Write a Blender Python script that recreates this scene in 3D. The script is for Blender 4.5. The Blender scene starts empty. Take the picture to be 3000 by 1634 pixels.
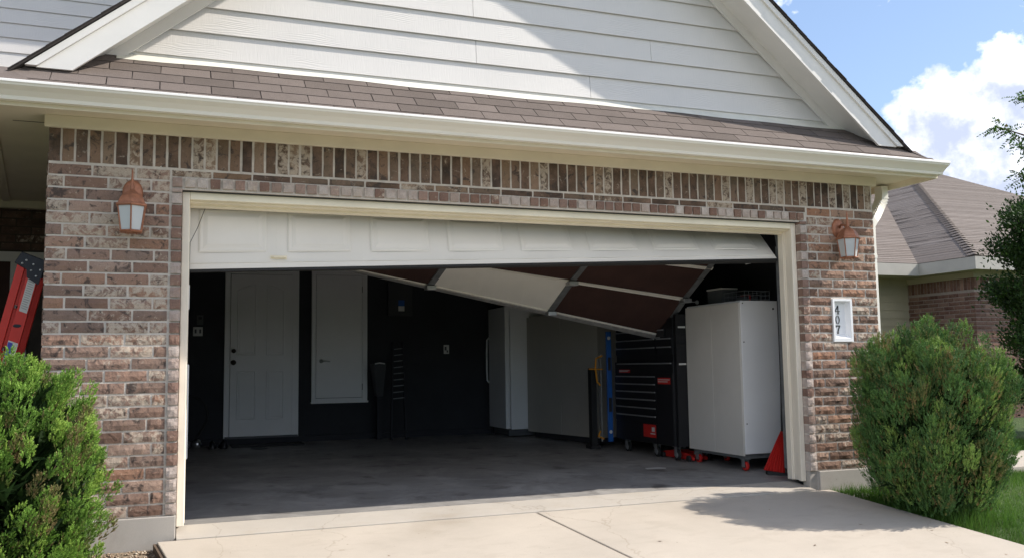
import bpy, math, random
import numpy as np
from mathutils import Vector, Matrix, noise as mnoise
random.seed(7); RNG = np.random.default_rng(11)
R = math.radians
SC = bpy.context.scene
COL = SC.collection

# ---------------------------------------------------------------- camera, sky, sun, exposure
cd = bpy.data.cameras.new('camera'); cam = bpy.data.objects.new('camera', cd); COL.objects.link(cam)
yaw, pitch, roll = 0.36674, 0.09408, -0.01445
cy, sy, cp, sp, cr, sr = math.cos(yaw), math.sin(yaw), math.cos(pitch), math.sin(pitch), math.cos(roll), math.sin(roll)
fw = Vector((sy*cp, cy*cp, sp)); rt = Vector((cy, -sy, 0)); up = rt.cross(fw)
r2 = cr*rt + sr*up; u2 = -sr*rt + cr*up
cam.matrix_world = Matrix(((r2.x, u2.x, -fw.x, -0.0731), (r2.y, u2.y, -fw.y, -6.1496), (r2.z, u2.z, -fw.z, 1.0128), (0, 0, 0, 1)))
cd.lens = 36*2629.12/3000; cd.sensor_width = 36; cd.shift_y = 0.0006
cd.clip_start = 0.05; cd.clip_end = 1500
SC.camera = cam

SUN = Vector((3.38, -1.0, 2.90)).normalized()
ELEV = math.asin(SUN.z); ROT = math.atan2(SUN.x, SUN.y)
sd = bpy.data.lights.new('sun', 'SUN'); so = bpy.data.objects.new('sun', sd); COL.objects.link(so)
sd.energy = 2.55; sd.angle = R(0.53); sd.color = (1.0, 0.93, 0.83)
so.rotation_euler = SUN.to_track_quat('Z', 'Y').to_euler(); so.location = (20, -10, 25)
SC.view_settings.view_transform = 'Standard'; SC.view_settings.look = 'None'
SC.view_settings.exposure = 1.3; SC.view_settings.gamma = 1
SC.view_settings.use_curve_mapping = False
SC.render.engine = 'CYCLES'
SC.cycles.max_bounces = 10; SC.cycles.diffuse_bounces = 6; SC.cycles.glossy_bounces = 4
SC.cycles.transparent_max_bounces = 8

W = bpy.data.worlds.new("World"); SC.world = W; W.use_nodes = True
def world_nodes():
    nt = W.node_tree; n = nt.nodes; l = nt.links; n.clear()
    out = n.new('ShaderNodeOutputWorld'); bg = n.new('ShaderNodeBackground')
    sky = n.new('ShaderNodeTexSky'); sky.sky_type = 'NISHITA'; sky.sun_disc = False
    sky.sun_elevation = ELEV; sky.sun_rotation = ROT
    sky.air_density = 1.0; sky.dust_density = 0.6; sky.ozone_density = 1.2
    tc = n.new('ShaderNodeTexCoord')
    def noise(scale, detail, rough, off=(0, 0, 0), stretch=(1, 1, 1)):
        mp = n.new('ShaderNodeMapping'); mp.inputs['Location'].default_value = off
        mp.inputs['Scale'].default_value = stretch
        l.new(tc.outputs['Generated'], mp.inputs['Vector'])
        t = n.new('ShaderNodeTexNoise'); t.inputs['Scale'].default_value = scale
        t.inputs['Detail'].default_value = detail; t.inputs['Roughness'].default_value = rough
        l.new(mp.outputs[0], t.inputs['Vector']); return t.outputs['Fac']
    def math_(op, a, b=None, clamp=False):
        m = n.new('ShaderNodeMath'); m.operation = op; m.use_clamp = clamp
        for i, v in enumerate((a, b)):
            if v is None: continue
            if isinstance(v, (int, float)): m.inputs[i].default_value = v
            else: l.new(v, m.inputs[i])
        return m.outputs[0]
    # cumulus heaps in view and unseen clouds all round strengthened to raise ambient light
    heaps = [((0.695, 0.676, 0.247), 0.030), ((0.713, 0.655, 0.249), 0.036), ((0.704, 0.670, 0.226), 0.032), ((0.727, 0.635, 0.259), 0.028), ((0.739, 0.617, 0.270), 0.036),
             ((0.757, 0.604, 0.250), 0.030), ((0.733, 0.650, 0.208), 0.070), ((0.765, 0.610, 0.195), 0.080), ((0.692, 0.690, 0.205), 0.030), ((0.762, 0.628, 0.150), 0.105), ((0.83, 0.50, 0.20), 0.10),
             ((0.2, -0.93, 0.30), 0.22), ((-0.55, -0.78, 0.3), 0.20), ((0.6, -0.72, 0.34), 0.18), ((-0.9, 0.2, 0.3), 0.20), ((-0.5, 0.8, 0.28), 0.18), ((-0.15, -0.8, 0.58), 0.2)]
    acc = None
    for c, rad in heaps:
        c = Vector(c).normalized()
        d = n.new('ShaderNodeVectorMath'); d.operation = 'DISTANCE'
        l.new(tc.outputs['Generated'], d.inputs[0]); d.inputs[1].default_value = c
        v = math_('SUBTRACT', 1.0, math_('DIVIDE', d.outputs['Value'], rad))
        acc = v if acc is None else math_('MAXIMUM', acc, v)
    acc = math_('MAXIMUM', acc, -1.0)
    det = noise(17, 10, 0.58, (3.1, 0.4, 1.7), (1, 1, 1.3))
    det = math_('MULTIPLY', math_('SUBTRACT', det, 0.5), 2.6)
    big = noise(2.3, 4, 0.5, (9.1, 0.5, 6.3), (1, 1, 1.6))
    bigm = math_('MULTIPLY', math_('SUBTRACT', big, 0.56), 4.0)
    dens = math_('ADD', math_('MAXIMUM', acc, bigm), det)
    a = math_('MULTIPLY', math_('ADD', dens, 0.05), 2.6, True)
    # thick cores are whiter, thin bases bluer
    core = noise(13, 7, 0.6, (1, 2, 3))
    sepx = n.new('ShaderNodeSeparateXYZ'); l.new(tc.outputs['Generated'], sepx.inputs[0])
    hgt = math_('MULTIPLY', math_('SUBTRACT', sepx.outputs['Z'], 0.175), 9.0, True)
    wht = math_('MULTIPLY', math_('ADD', hgt, math_('MULTIPLY', math_('SUBTRACT', core, 0.5), 4.0)), 1.0, True)
    wht = math_('POWER', wht, 1.5)
    cm = n.new('ShaderNodeMix'); cm.data_type = 'RGBA'
    cm.inputs[6].default_value = (3.4, 3.75, 4.8, 1); cm.inputs[7].default_value = (11.5, 11.1, 10.7, 1)
    l.new(wht, cm.inputs[0])
    mx = n.new('ShaderNodeMix'); mx.data_type = 'RGBA'
    l.new(math_('MULTIPLY', a, 0.95), mx.inputs[0])
    # thin summer haze lightens the blue a little
    hz = n.new('ShaderNodeMix'); hz.data_type = 'RGBA'; hz.inputs[0].default_value = 0.4
    hz.inputs[7].default_value = (1.9, 2.65, 4.3, 1)
    l.new(sky.outputs[0], hz.inputs[6]); l.new(hz.outputs[2], mx.inputs[6]); l.new(cm.outputs[2], mx.inputs[7])
    l.new(mx.outputs[2], bg.inputs['Color']); bg.inputs['Strength'].default_value = 0.085
    l.new(bg.outputs[0], out.inputs['Surface'])
world_nodes()

# ---------------------------------------------------------------- mesh helpers
class MB:
    def __init__(s): s.v = []; s.f = []
    def add(s, vs, fs):
        b = len(s.v); s.v += [tuple(p) for p in vs]; s.f += [tuple(b+i for i in q) for q in fs]; return s
    def box(s, x0, x1, y0, y1, z0, z1):
        return s.add([(x0,y0,z0),(x1,y0,z0),(x1,y1,z0),(x0,y1,z0),(x0,y0,z1),(x1,y0,z1),(x1,y1,z1),(x0,y1,z1)],
                     [(0,3,2,1),(4,5,6,7),(0,1,5,4),(1,2,6,5),(2,3,7,6),(3,0,4,7)])
    def hexa(s, p):      # 8 points: bottom ring 0-3, top ring 4-7
        return s.add(p, [(0,3,2,1),(4,5,6,7),(0,1,5,4),(1,2,6,5),(2,3,7,6),(3,0,4,7)])
    def prism(s, poly, axis, a, b):
        n = len(poly)
        def P(u, v, w): return {'x': (w,u,v), 'y': (u,w,v), 'z': (u,v,w)}[axis]
        vs = [P(u,v,a) for u,v in poly]+[P(u,v,b) for u,v in poly]
        fs = [tuple(range(n)), tuple(range(2*n-1, n-1, -1))]+[(i,i+n,(i+1)%n+n,(i+1)%n) for i in range(n)]
        return s.add(vs, fs)
    def tube(s, pts, rad, n=8, caps=True):
        pts = [Vector(p) for p in pts]; rs = rad if isinstance(rad, (list, tuple)) else [rad]*len(pts)
        base = len(s.v); prev = None
        for i, p in enumerate(pts):
            d = (pts[min(i+1, len(pts)-1)]-pts[max(i-1, 0)]).normalized()
            a = prev if prev is not None else (Vector((0,0,1)) if abs(d.z) < .9 else Vector((1,0,0)))
            a = (a-d*a.dot(d)).normalized(); b = d.cross(a); prev = a
            for k in range(n):
                t = 2*math.pi*k/n; q = p+(a*math.cos(t)+b*math.sin(t))*rs[i]; s.v.append(tuple(q))
        for i in range(len(pts)-1):
            for k in range(n):
                s.f.append((base+i*n+k, base+i*n+(k+1)%n, base+(i+1)*n+(k+1)%n, base+(i+1)*n+k))
        if caps:
            s.f.append(tuple(base+k for k in range(n))[::-1]); s.f.append(tuple(base+(len(pts)-1)*n+k for k in range(n)))
        return s
    def lathe(s, prof, c, n=16, ph=0, axis='z', flat=False):
        base = len(s.v)
        for r_, h in prof:
            for k in range(n):
                t = 2*math.pi*k/n+ph; a, b = r_*math.cos(t), r_*math.sin(t)
                q = {'z': (a,b,h), 'x': (h,a,b), 'y': (a,h,b)}[axis]
                s.v.append((c[0]+q[0], c[1]+q[1], c[2]+q[2]))
        for i in range(len(prof)-1):
            for k in range(n):
                s.f.append((base+i*n+k, base+i*n+(k+1)%n, base+(i+1)*n+(k+1)%n, base+(i+1)*n+k))
        s.f.append(tuple(base+k for k in range(n))[::-1]); s.f.append(tuple(base+(len(prof)-1)*n+k for k in range(n)))
        return s
    def mesh(s, name, smooth=False):
        me = bpy.data.meshes.new(name); me.from_pydata(s.v, [], s.f); me.update()
        if smooth:
            for p in me.polygons: p.use_smooth = True
        return me

def setprops(o, label=None, cat=None, group=None, kind=None):
    if label: o['label'] = label
    if cat: o['category'] = cat
    if group: o['group'] = group
    if kind: o['kind'] = kind
    return o
def link(name, me, mat, parent=None):
    o = bpy.data.objects.new(name, me); COL.objects.link(o)
    if mat is not None and len(me.materials) == 0: me.materials.append(mat)
    if parent is not None:
        o.parent = parent
        o.matrix_parent_inverse = WM[parent.name].inverted()
        WM[o.name] = WM[parent.name] @ o.matrix_parent_inverse
    else: WM[o.name] = Matrix.Identity(4)
    return o
WM = {}
def obj(name, mb, mat, parent=None, smooth=False, bevel=0, **kw):
    me = mb.mesh(name, smooth); o = link(name, me, mat, parent); setprops(o, **kw)
    if bevel:
        m = o.modifiers.new('bevel', 'BEVEL'); m.width = bevel; m.segments = 2; m.limit_method = 'ANGLE'; m.angle_limit = R(40)
    return o
def thing(name, label, cat, loc=(0,0,0), group=None):
    o = bpy.data.objects.new(name, None); COL.objects.link(o); o.location = loc; o.empty_display_size = .1
    WM[o.name] = Matrix.Translation(loc); return setprops(o, label, cat, group)
def place(name, me, parent, loc, rot=(0,0,0), sc=(1,1,1)):    # a shared-mesh piece
    o = bpy.data.objects.new(name, me); COL.objects.link(o); o.parent = parent
    o.matrix_parent_inverse = WM[parent.name].inverted()
    o.location = loc; o.rotation_euler = rot; o.scale = sc
    return o
def copy_thing(root, loc, label, rotz=0):
    base = Vector(root.location); r = root.copy(); COL.objects.link(r); r.location = loc; r.rotation_euler = (0,0,rotz); r['label'] = label
    def rec(src, dst):
        for ch in list(src.children):
            mi = ch.matrix_parent_inverse.copy(); c = ch.copy(); COL.objects.link(c); c.parent = dst; c.matrix_parent_inverse = mi; rec(ch, c)
    rec(root, r); return r

# ---------------------------------------------------------------- materials
def newmat(name):
    m = bpy.data.materials.new(name); m.use_nodes = True; nt = m.node_tree; nt.nodes.clear()
    o = nt.nodes.new('ShaderNodeOutputMaterial'); b = nt.nodes.new('ShaderNodeBsdfPrincipled')
    nt.links.new(b.outputs[0], o.inputs[0]); return m, nt, b
def N(nt, t, **kw):
    n = nt.nodes.new(t)
    for k, v in kw.items(): setattr(n, k, v)
    return n
def mapped(nt, scale=(1,1,1), rnd=0, src='pos'):
    if src == 'pos':
        g = N(nt, 'ShaderNodeNewGeometry'); v = g.outputs['Position']
    else:
        g = N(nt, 'ShaderNodeTexCoord'); v = g.outputs['Object']
    if rnd:
        oi = N(nt, 'ShaderNodeObjectInfo'); m = N(nt, 'ShaderNodeVectorMath', operation='MULTIPLY_ADD')
        cx = N(nt, 'ShaderNodeCombineXYZ')
        for i in range(3): nt.links.new(oi.outputs['Random'], cx.inputs[i])
        nt.links.new(cx.outputs[0], m.inputs[0]); m.inputs[1].default_value = (rnd, rnd*1.7, rnd*2.3); nt.links.new(v, m.inputs[2]); v = m.outputs[0]
    mp = N(nt, 'ShaderNodeMapping'); mp.inputs['Scale'].default_value = scale
    nt.links.new(v, mp.inputs['Vector']); return mp.outputs[0]
def tnoise(nt, vec, scale, detail=4, rough=.55, dist=0):
    t = N(nt, 'ShaderNodeTexNoise'); t.inputs['Scale'].default_value = scale; t.inputs['Detail'].default_value = detail
    t.inputs['Roughness'].default_value = rough; t.inputs['Distortion'].default_value = dist
    nt.links.new(vec, t.inputs['Vector']); return t.outputs['Fac']
def ramp(nt, fac, stops, interp='LINEAR'):
    r_ = N(nt, 'ShaderNodeValToRGB'); e = r_.color_ramp.elements; r_.color_ramp.interpolation = interp
    while len(e) < len(stops): e.new(0.5)
    for i, (p, c) in enumerate(stops):
        e[i].position = p; e[i].color = tuple(c)+(1,) if len(c) == 3 else c
    nt.links.new(fac, r_.inputs[0]); return r_.outputs[0]
def mixc(nt, fac, a, b, mode='MIX'):
    m = N(nt, 'ShaderNodeMix', data_type='RGBA', blend_type=mode)
    for s, v in ((0, fac), (6, a), (7, b)):
        if isinstance(v, (int, float)): m.inputs[s].default_value = v
        elif isinstance(v, tuple): m.inputs[s].default_value = v+(1,) if len(v) == 3 else v
        else: nt.links.new(v, m.inputs[s])
    return m.outputs[2]
def bump(nt, b, h, strength=.5, dist=.003, prev=None):
    n = N(nt, 'ShaderNodeBump'); n.inputs['Strength'].default_value = strength; n.inputs['Distance'].default_value = dist
    nt.links.new(h, n.inputs['Height'])
    if prev: nt.links.new(prev, n.inputs['Normal'])
    nt.links.new(n.outputs[0], b.inputs['Normal']); return n.outputs[0]
def simple(name, c, rough=.5, var=.12, scale=3, bs=0, bd=.002, metal=0, spec=.4, dirt=None, stretch=(1,1,1)):
    m, nt, b = newmat(name); b.inputs['Roughness'].default_value = rough; b.inputs['Metallic'].default_value = metal
    b.inputs['Specular IOR Level'].default_value = spec
    v = mapped(nt, stretch); f = tnoise(nt, v, scale, 5, .6)
    lo = tuple(x*(1-var) for x in c); hi = tuple(min(1, x*(1+var)) for x in c)
    col = ramp(nt, f, [(.3, lo), (.7, hi)])
    if dirt:
        f2 = tnoise(nt, v, dirt[1], 8, .7); k = ramp(nt, f2, [(dirt[2], (0,0,0)), (dirt[2]+dirt[3], (1,1,1))])
        col = mixc(nt, k, col, dirt[0])
    nt.links.new(col, b.inputs['Base Color'])
    if bs: bump(nt, b, tnoise(nt, v, bs, 4, .6), .6, bd)
    return m

def brick_mat(name, stops, white=.5, dark=.5, bd=.0085):
    m, nt, b = newmat(name); b.inputs['Roughness'].default_value = .85; b.inputs['Specular IOR Level'].default_value = .25
    oi = N(nt, 'ShaderNodeObjectInfo'); base = ramp(nt, oi.outputs['Random'], stops)
    v = mapped(nt, (1,1,1), 37)
    c = mixc(nt, ramp(nt, tnoise(nt, v, 9, 3, .5), [(.35, (0,0,0)), (.75, (.55,.55,.55))]), base, (.30,.19,.14))
    dk = ramp(nt, tnoise(nt, v, 13, 6, .65, 1.2), [(.54, (0,0,0)), (.63, (dark,dark,dark))])
    c = mixc(nt, dk, c, (.055,.045,.042))
    # lime-washed patches on some of the bricks
    pick = N(nt, 'ShaderNodeMath', operation='FRACT'); mm = N(nt, 'ShaderNodeMath', operation='MULTIPLY'); mm.inputs[1].default_value = 17.3
    nt.links.new(oi.outputs['Random'], mm.inputs[0]); nt.links.new(mm.outputs[0], pick.inputs[0])
    wb = N(nt, 'ShaderNodeMapRange'); wb.inputs[1].default_value = 1-white; wb.inputs[2].default_value = 1-white+.12; wb.inputs[3].default_value = 0; wb.inputs[4].default_value = .16
    nt.links.new(pick.outputs[0], wb.inputs[0])
    ad = N(nt, 'ShaderNodeMath', operation='ADD'); nt.links.new(tnoise(nt, v, 24, 8, .7, .6), ad.inputs[0]); nt.links.new(wb.outputs[0], ad.inputs[1])
    wk = ramp(nt, ad.outputs[0], [(.60, (0,0,0)), (.70, (.85,.85,.85))])
    c = mixc(nt, wk, c, (.50,.42,.34))
    fine = tnoise(nt, v, 160, 4, .7)
    c = mixc(nt, .5, c, ramp(nt, fine, [(.3, (.55,.55,.55)), (.7, (1.25,1.25,1.25))]), 'MULTIPLY')
    nt.links.new(c, b.inputs['Base Color'])
    n1 = bump(nt, b, tnoise(nt, v, 19, 2, .5, .6), 1.0, bd)
    bump(nt, b, fine, .6, .0018, n1)
    return m
BR = [(0, (.12,.08,.063)), (.2, (.22,.15,.12)), (.4, (.18,.14,.12)), (.55, (.28,.20,.165)), (.72, (.29,.175,.12)), (.86, (.36,.28,.235)), (1, (.10,.075,.066))]
M_brick = brick_mat('brick_clay', [(p, (c[0]*1.08, c[1]*1.0, c[2]*.96)) for p, c in BR], .34, .85)
M_brick_r = brick_mat('brick_clay_warm', [(p, (c[0]*1.18, c[1]*1.02, c[2]*.90)) for p, c in BR], .30, .7, .014)
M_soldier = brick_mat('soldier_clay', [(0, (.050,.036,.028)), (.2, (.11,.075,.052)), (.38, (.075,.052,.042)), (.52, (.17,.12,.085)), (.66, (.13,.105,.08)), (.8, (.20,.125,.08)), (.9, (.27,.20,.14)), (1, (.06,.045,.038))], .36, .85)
M_header = brick_mat('header_clay', [(0, (.19,.11,.085)), (.40, (.25,.165,.135)), (.50, (.48,.41,.37)), (.85, (.58,.52,.48)), (1, (.33,.22,.18))], .1, .15)
M_nbrick = brick_mat('neighbour_clay', [(0, (.09,.042,.035)), (.3, (.19,.10,.08)), (.55, (.12,.06,.05)), (.8, (.30,.19,.155)), (1, (.10,.05,.04))], .05, .2)
M_mortar = simple('mortar', (.57,.52,.465), .95, .12, 20, 120, .004)
M_mortar_n = simple('mortar_pale', (.33,.28,.255), .95, .12, 20)

def siding_mat(name, c, k=1.0):
    m, nt, b = newmat(name); b.inputs['Roughness'].default_value = .62
    v = mapped(nt, (1,1,1), 11)
    col = ramp(nt, tnoise(nt, v, 2.2, 5, .6), [(.3, tuple(x*.95 for x in c)), (.7, c)])
    spk = ramp(nt, tnoise(nt, v, 90, 3, .6), [(.2, (.8,.8,.78)), (.30, (1,1,1))])
    nt.links.new(mixc(nt, 1.0, col, spk, 'MULTIPLY'), b.inputs['Base Color'])
    v2 = mapped(nt, (34, 34, 2.0), 11); h1 = tnoise(nt, v2, 3.0, 3, .6, .3)
    v3 = mapped(nt, (3.2, 3.2, 16), 5)
    w = N(nt, 'ShaderNodeTexWave', wave_type='RINGS', rings_direction='Y'); w.inputs['Scale'].default_value = 1.3; w.inputs['Distortion'].default_value = 9; w.inputs['Detail'].default_value = 3
    w.inputs['Detail Scale'].default_value = 1.2
    nt.links.new(v3, w.inputs['Vector'])
    msk = ramp(nt, tnoise(nt, mapped(nt, (1,1,3), 11), 2.3, 2, .5), [(.5, (0,0,0)), (.62, (.8,.8,.8))])
    h = mixc(nt, msk, h1, w.outputs['Fac'])
    bump(nt, b, h, .5*k, .0022)
    return m
M_siding = siding_mat('siding_paint', (.70,.675,.65))
M_trim = simple('white_trim', (.76,.735,.70), .55, .05, 3, 60, .0008, dirt=((.42,.38,.34), 7, .70, .10))
M_cream = simple('cream_trim', (.84,.77,.61), .5, .06, 4, 40, .0006, dirt=((.45,.37,.26), 9, .68, .12))
M_beige = simple('beige_soffit_paint', (.76,.69,.55), .6, .06, 3, 50, .0006, dirt=((.36,.29,.2), 8, .70, .1))
M_gutter = simple('gutter_metal_paint', (.84,.815,.75), .36, .03, 2, dirt=((.62,.59,.50), 2.3, .6, .25), stretch=(.4,1,4))
M_gutter_lit = simple('gutter_paint_lit', (.90,.88,.85), .35, .03, 2)  # lighter copy of the gutter paint; the lip's sunlit highlight is painted in
M_jamb = simple('jamb_paint', (.82,.75,.63), .5, .06, 4, 50, .0008, dirt=((.35,.30,.25), 6, .66, .1), stretch=(6,6,1))
M_flash = simple('flashing_metal', (.70,.69,.62), .4, .1, 5, 6, .01)
M_dark = simple('dark_flashing', (.05,.052,.055), .7, .2, 8)
def shingle_mat(name, a, b_):
    m, nt, b = newmat(name); b.inputs['Roughness'].default_value = .93; b.inputs['Specular IOR Level'].default_value = .2
    oi = N(nt, 'ShaderNodeObjectInfo'); base = ramp(nt, oi.outputs['Random'], [(0, a), (.5, tuple((x+y)/2 for x, y in zip(a, b_))), (1, b_)])
    v = mapped(nt, (1,1,1), 5); c = mixc(nt, .55, base, ramp(nt, tnoise(nt, v, 320, 2, .7), [(.3, (.55,.55,.55)), (.7, (1.5,1.5,1.5))]), 'MULTIPLY')
    c = mixc(nt, .4, c, ramp(nt, tnoise(nt, v, 6, 4, .6), [(.3, (.8,.8,.8)), (.7, (1.15,1.15,1.15))]), 'MULTIPLY')
    nt.links.new(c, b.inputs['Base Color']); bump(nt, b, tnoise(nt, v, 260, 2, .6), .7, .0025); return m
M_shingle = shingle_mat('asphalt_shingle', (.12,.099,.088), (.175,.145,.13))
M_shingle_dk = simple('shingle_edge', (.05,.042,.04), .95, .2, 60, 200, .002)
M_shingle_n = shingle_mat('neighbour_shingle', (.165,.138,.12), (.215,.185,.165))

def concrete_mat(name, c, stain, k=.5, rough=.85):
    m, nt, b = newmat(name); b.inputs['Roughness'].default_value = rough; b.inputs['Specular IOR Level'].default_value = .3
    v = mapped(nt)
    f = tnoise(nt, v, 1.3, 6, .6); col = ramp(nt, f, [(.3, tuple(x*.90 for x in c)), (.7, tuple(x*1.06 for x in c))])
    v2 = mapped(nt, (1, 2.4, 1))
    st = ramp(nt, tnoise(nt, v2, 3.1, 9, .68, .4), [(.52, (0,0,0)), (.72, (k,k,k))]); col = mixc(nt, st, col, stain)
    sp = ramp(nt, tnoise(nt, v, 42, 2, .5), [(.22, (.55,.5,.45)), (.27, (1,1,1))]); col = mixc(nt, .8, col, sp, 'MULTIPLY')
    vo = N(nt, 'ShaderNodeTexVoronoi', feature='DISTANCE_TO_EDGE'); vo.inputs['Scale'].default_value = .55
    dv = N(nt, 'ShaderNodeVectorMath', operation='ADD'); nz_ = N(nt, 'ShaderNodeTexNoise'); nz_.inputs['Scale'].default_value = 4; nz_.inputs['Detail'].default_value = 6
    nt.links.new(v, nz_.inputs['Vector']); sc_ = N(nt, 'ShaderNodeVectorMath', operation='SCALE'); sc_.inputs['Scale'].default_value = .35
    nt.links.new(nz_.outputs['Color'], sc_.inputs[0]); nt.links.new(v, dv.inputs[0]); nt.links.new(sc_.outputs[0], dv.inputs[1]); nt.links.new(dv.outputs[0], vo.inputs['Vector'])
    ck = ramp(nt, vo.outputs['Distance'], [(0, (.72,.68,.63)), (.004, (1,1,1))]); col = mixc(nt, .6, col, ck, 'MULTIPLY')
    oil = ramp(nt, tnoise(nt, v, .9, 3, .5, .5), [(.60, (1,1,1)), (.80, (.84,.82,.79))]); col = mixc(nt, 1.0, col, oil, 'MULTIPLY')
    fi = tnoise(nt, v, 300, 3, .7); col = mixc(nt, .35, col, ramp(nt, fi, [(.3, (.75,.75,.75)), (.7, (1.2,1.2,1.2))]), 'MULTIPLY')
    nt.links.new(col, b.inputs['Base Color']); n1 = bump(nt, b, fi, .5, .0012); bump(nt, b, f, .3, .004, n1); return m
M_drive = concrete_mat('driveway_concrete', (.485,.43,.365), (.38,.325,.265), .45)
M_apron = concrete_mat('apron_concrete', (.46,.42,.37), (.40,.34,.27), .5)
M_found = concrete_mat('foundation_concrete', (.44,.41,.375), (.32,.28,.24), .6)
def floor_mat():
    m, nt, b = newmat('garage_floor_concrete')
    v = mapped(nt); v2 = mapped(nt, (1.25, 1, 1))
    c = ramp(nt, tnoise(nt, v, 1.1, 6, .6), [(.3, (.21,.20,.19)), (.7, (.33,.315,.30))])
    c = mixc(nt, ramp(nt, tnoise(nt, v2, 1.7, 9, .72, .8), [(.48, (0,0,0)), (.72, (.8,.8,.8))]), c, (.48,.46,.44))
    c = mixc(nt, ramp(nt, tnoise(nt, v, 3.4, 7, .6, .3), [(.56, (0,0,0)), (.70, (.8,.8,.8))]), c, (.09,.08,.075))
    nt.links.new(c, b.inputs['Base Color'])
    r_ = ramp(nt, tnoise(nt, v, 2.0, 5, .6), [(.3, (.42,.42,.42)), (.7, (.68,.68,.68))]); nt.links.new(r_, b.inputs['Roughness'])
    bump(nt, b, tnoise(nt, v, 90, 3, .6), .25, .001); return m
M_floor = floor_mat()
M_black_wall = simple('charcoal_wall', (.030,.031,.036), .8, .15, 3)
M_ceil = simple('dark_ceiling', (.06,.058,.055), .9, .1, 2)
M_beigewall = simple('beige_board', (.44,.42,.38), .8, .05, 2)
M_white = simple('white_enamel', (.84,.84,.84), .38, .03, 1.5, 30, .0004)
M_whitecab = simple('cabinet_white', (.84,.84,.84), .35, .04, 1.2)
M_cabface = simple('cabinet_door_beige', (.66,.63,.58), .55, .05, 1.6, 200, .0006)
M_doorw = simple('interior_door_white', (.84,.83,.82), .45, .03, 2)
M_gdoor = simple('garage_door_steel', (.77,.735,.68), .5, .04, 1.6, 60, .0006, dirt=((.52,.49,.44), 4, .68, .15))
M_brown = simple('brown_hardboard', (.055,.026,.021), .85, .15, 4, 60, .001)
M_backer = simple('white_backer', (.86,.83,.76), .6, .04, 3)
M_galv = simple('galvanised_steel', (.42,.43,.44), .42, .2, 12, metal=.75)
M_galvd = simple('grey_steel_stile', (.20,.21,.215), .5, .2, 12, metal=.35)
M_strut = simple('aluminium_retainer', (.36,.35,.34), .5, .2, 15, metal=.4)
M_rubber = simple('black_rubber', (.02,.02,.02), .7, .1, 5)
M_toolbox = simple('black_powder_coat', (.012,.012,.014), .4, .1, 4)
M_handle = simple('drawer_pull_aluminium', (.42,.42,.43), .35, .1, 10, metal=.6)
M_red = simple('red_plastic', (.55,.025,.02), .4, .1, 6)
M_redfg = simple('red_fibreglass', (.62,.035,.022), .42, .08, 5, 90, .0006, stretch=(1,1,.2))
M_sticker = simple('white_sticker', (.62,.62,.60), .5, .06, 8)
M_bluest = simple('blue_sticker', (.05,.07,.42), .45, .06, 8)
M_blue = simple('blue_anodised', (.015,.10,.36), .38, .1, 6)
M_orange = simple('orange_paint', (.70,.30,.03), .45, .1, 8)
M_darkblue = simple('navy_plastic', (.010,.012,.020), .45, .1, 5)
M_copper = simple('copper_lantern', (.36,.155,.09), .48, .25, 26, 40, .0008, metal=.35, dirt=((.20,.09,.06), 20, .6, .15))
M_frost = simple('frosted_glass', (.52,.54,.545), .35, .03, 5)
M_plaque = simple('plaque_white', (.84,.84,.85), .5, .03, 4)
M_ink = simple('black_numeral', (.012,.012,.014), .5, .05, 4)
M_bronze = simple('oil_rubbed_bronze', (.05,.035,.028), .35, .1, 10, metal=.7)
M_chrome = simple('satin_nickel', (.55,.55,.54), .28, .05, 10, metal=.9)
M_grey = simple('panel_grey', (.10,.105,.11), .6, .08, 4)
M_panelbox = simple('panel_box_grey', (.045,.047,.05), .6, .08, 4)
M_porchdk = simple('porch_wall_dark', (.07,.055,.045), .9, .2, 8)
M_bark = simple('bark', (.12,.085,.06), .95, .3, 20, 60, .006)
M_asphalt = simple('asphalt', (.055,.055,.057), .95, .2, 3, 200, .002)
M_nwall = simple('neighbour_siding_tan', (.42,.38,.28), .7, .06, 3)
M_nfascia = simple('neighbour_fascia', (.46,.44,.40), .6, .06, 3)
def soil_mat():
    m, nt, b = newmat('lawn_soil'); b.inputs['Roughness'].default_value = .95; v = mapped(nt)
    c = ramp(nt, tnoise(nt, v, 1.6, 8, .7), [(.3, (.040,.072,.016)), (.55, (.065,.115,.025)), (.75, (.11,.13,.04))])
    c = mixc(nt, .6, c, ramp(nt, tnoise(nt, v, 60, 4, .7), [(.3, (.5,.5,.5)), (.7, (1.4,1.4,1.4))]), 'MULTIPLY')
    nt.links.new(c, b.inputs['Base Color']); bump(nt, b, tnoise(nt, v, 50, 4, .7), 1, .03); return m
M_soil = soil_mat()
M_mulch = simple('gravel_bed', (.22,.17,.12), .95, .4, 60, 90, .01)
def leaf_mat(name, stops, trans=.35, tint2=None):
    m, nt, b = newmat(name); b.inputs['Roughness'].default_value = .6; b.inputs['Specular IOR Level'].default_value = .25
    at = N(nt, 'ShaderNodeAttribute', attribute_name='tint'); c = ramp(nt, at.outputs['Fac'], stops)
    nt.links.new(c, b.inputs['Base Color'])
    tr = N(nt, 'ShaderNodeBsdfTranslucent'); nt.links.new(c, tr.inputs[0]); mx = N(nt, 'ShaderNodeMixShader'); mx.inputs[0].default_value = trans
    nt.links.new(b.outputs[0], mx.inputs[1]); nt.links.new(tr.outputs[0], mx.inputs[2])
    nt.links.new(mx.outputs[0], nt.nodes['Material Output'].inputs[0]); return m
M_jun_l = leaf_mat('juniper_green', [(0, (.26,.18,.09)), (.14, (.22,.23,.08)), (.35, (.13,.25,.045)), (.7, (.20,.36,.06)), (1, (.32,.47,.09))], .12)
M_jun_r = leaf_mat('juniper_deep_green', [(0, (.30,.20,.09)), (.16, (.24,.24,.08)), (.35, (.07,.15,.05)), (.7, (.12,.24,.06)), (1, (.26,.38,.09))], .08)
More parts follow.
